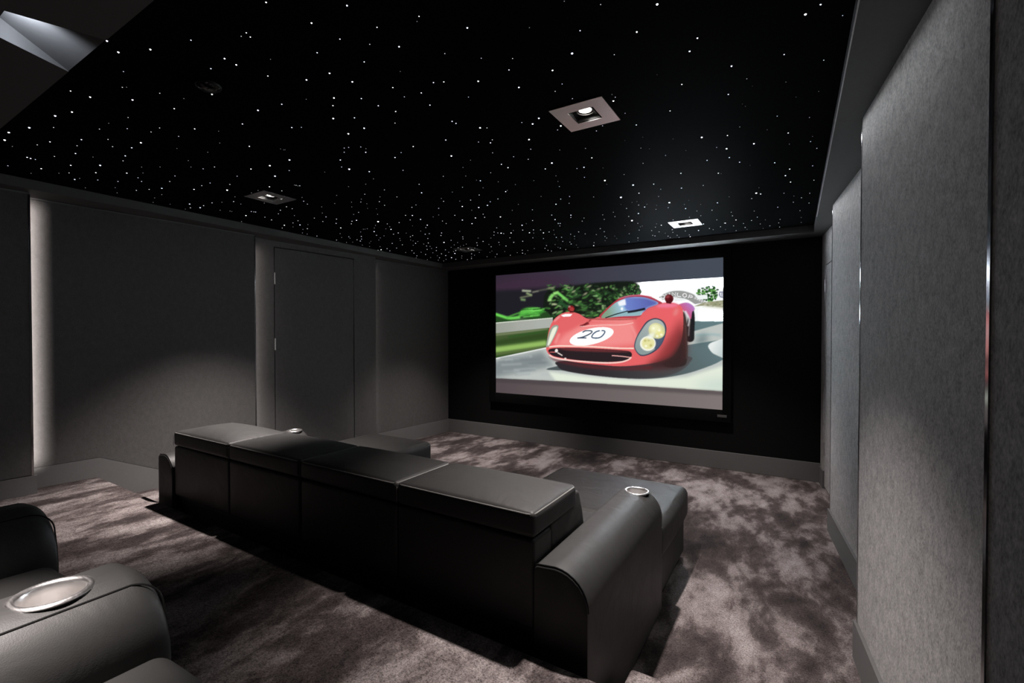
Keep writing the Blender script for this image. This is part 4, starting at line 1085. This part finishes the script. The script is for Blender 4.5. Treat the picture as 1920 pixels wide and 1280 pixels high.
def rear_seats():
    P = ZP
    r = empty('theatre_recliner_sofa', (-1.12, -.1, P), 'black leather recliner row on the raised platform in the near left corner', 'sofa')
    H = P+.632
    arm(r, -1.86, -1.655, -.62, .415, P+.03, H+.004, None, .042, True)
    arm(r, -1.226, -1.022, -.62, .415, P+.03, H-.002, .279, .042, True, .060)
    arm(r, -.545, -.345, -.62, .40, P+.03, H-.004, .27, .042, True, .060)
    for x0, x1 in ((-1.652, -1.229), (-1.019, -.548)):
        bm = bmesh.new()
        rbox(bm, x0+.002, x1-.002, -.22, .402, P+.335, P+.508, .034, (.022, 0, .012, .002), 10)
        c = obj('seat_cushion', bm, M['leather'], r)
        bm = bmesh.new()
        tube(bm, [(x1-.008, y, P+.486) for y in np.linspace(-.15, .35, 8)], .0022)
        obj('piping', bm, M['thread'], c)
        bm = bmesh.new()
        rbox(bm, x0+.006, x1-.006, .30, .375, P+.05, P+.333, .02, (0, 0, .006, 0), 8)
        obj('footrest_panel', bm, M['leather'], r)
        bm = bmesh.new(); box(bm, x0+.01, x1-.01, -.58, .30, P+.05, P+.333, bevel=.01)
        obj('base', bm, M['leather'], r)
        bm = bmesh.new()
        rbox(bm, x0+.003, x1-.003, -.60, -.235, P+.335, P+.80, .05, (.012, 0, .02, 0), 9)
        obj('backrest', bm, M['leather'], r)
    for x in (-1.78, -1.15, -.47):
        for y in (-.5, .3):
            bm = bmesh.new(); box(bm, x, x+.06, y, y+.06, P-.001, P+.035, bevel=.004)
            obj('foot', bm, M['dark'], r)
    return r
rear_seats()


# ------------------------------------------------------------------ light
WARM = (1.0, 0.905, 0.868)
def spot(name, loc, watts, size, blend, target=None, col=WARM, rad=0.03):
    l = bpy.data.lights.new(name, 'SPOT')
    l.energy = watts; l.spot_size = math.radians(size); l.spot_blend = blend
    l.color = col; l.shadow_soft_size = rad
    o = bpy.data.objects.new(name, l)
    o.location = loc
    d = Vector(target or (loc[0], loc[1], 0)) - Vector(loc)
    o.rotation_euler = d.to_track_quat('-Z', 'Y').to_euler()
    COL.objects.link(o)
    return o
# each gimbal is tipped a little towards its nearest side wall
for (x, y), w, t in zip(LAMPS, (300, 190, 480, 240), ((-.66, 2.0, 0), (-.72, 4.5, 0), (-3.63, 2.02, 0), (-3.53, 4.5, 0))):
    spot('downlight', (x, y, ZC-.012), w, 80, 1.0, t)
spot('rear_downlight', (-1.20, -0.02, ZS-.012), 520, 42, 1.0)
spot('rear_downlight', (-3.40, -0.06, ZS-.012), 90, 58, 0.9)

def strip(name, loc, sx, sy, watts, direction, col=WARM):
    l = bpy.data.lights.new(name, 'AREA')
    l.shape = 'RECTANGLE'; l.size = sx; l.size_y = sy
    l.energy = watts; l.color = col; l.spread = math.radians(95)
    o = bpy.data.objects.new(name, l)
    o.location = loc
    z = -Vector(direction).normalized()
    y = Vector((0, 0, 1)); x = y.cross(z); x.normalize(); y = z.cross(x)
    mm = Matrix((x, y, z)).transposed().to_4x4()
    o.rotation_euler = mm.to_euler()
    COL.objects.link(o)
    return o
strip('panel_edge_strip', (-4.545, 1.0, 1.47), 0.012, 1.86, 3.2, (-1, 0.25, 0))
strip('panel_edge_strip', (-4.56, 2.555, 1.3), 0.012, 2.1, 0.9, (-0.75, 1, 0))
strip('panel_edge_strip', (-4.56, 4.08, 1.3), 0.012, 2.1, 0.35, (-0.75, 1, 0))

# added strip light under the right soffit, put in to brighten the fabric panels
l = bpy.data.lights.new('added_wall_wash', 'AREA'); l.shape = 'RECTANGLE'; l.size = 0.012; l.size_y = 3.6
l.energy = 3.8; l.color = (0.95, 0.98, 1.0)
o = bpy.data.objects.new('added_wall_wash', l); o.location = (0.178, 3.35, ZS-.009)
o.rotation_euler = (0, math.radians(12), 0)
COL.objects.link(o)

l = bpy.data.lights.new('projector_spill', 'SPOT'); l.energy = 6.0; l.color = (0.80, 0.87, 1.0)
l.spot_size = math.radians(120); l.spot_blend = 0.8; l.shadow_soft_size = 0.01
o = bpy.data.objects.new('projector_spill', l); o.location = (-2.085, 0.415, ZS+.018)
o.rotation_euler = (Vector((-2.25, 0.60, ZS+.03)) - Vector(o.location)).to_track_quat('-Z', 'Y').to_euler()
COL.objects.link(o)

w = bpy.data.worlds.new('world'); SC.world = w
w.use_nodes = True
w.node_tree.nodes['Background'].inputs[0].default_value = (0.5, 0.55, 0.6, 1)
w.node_tree.nodes['Background'].inputs[1].default_value = 0.0

SC.view_settings.view_transform = 'Standard'
SC.view_settings.look = 'None'
SC.view_settings.exposure = 0.0
SC.view_settings.gamma = 1.0
SC.view_settings.use_curve_mapping = False
SC.cycles.use_denoising = True
SC.cycles.max_bounces = 8
SC.cycles.diffuse_bounces = 4
SC.cycles.sample_clamp_indirect = 3.0
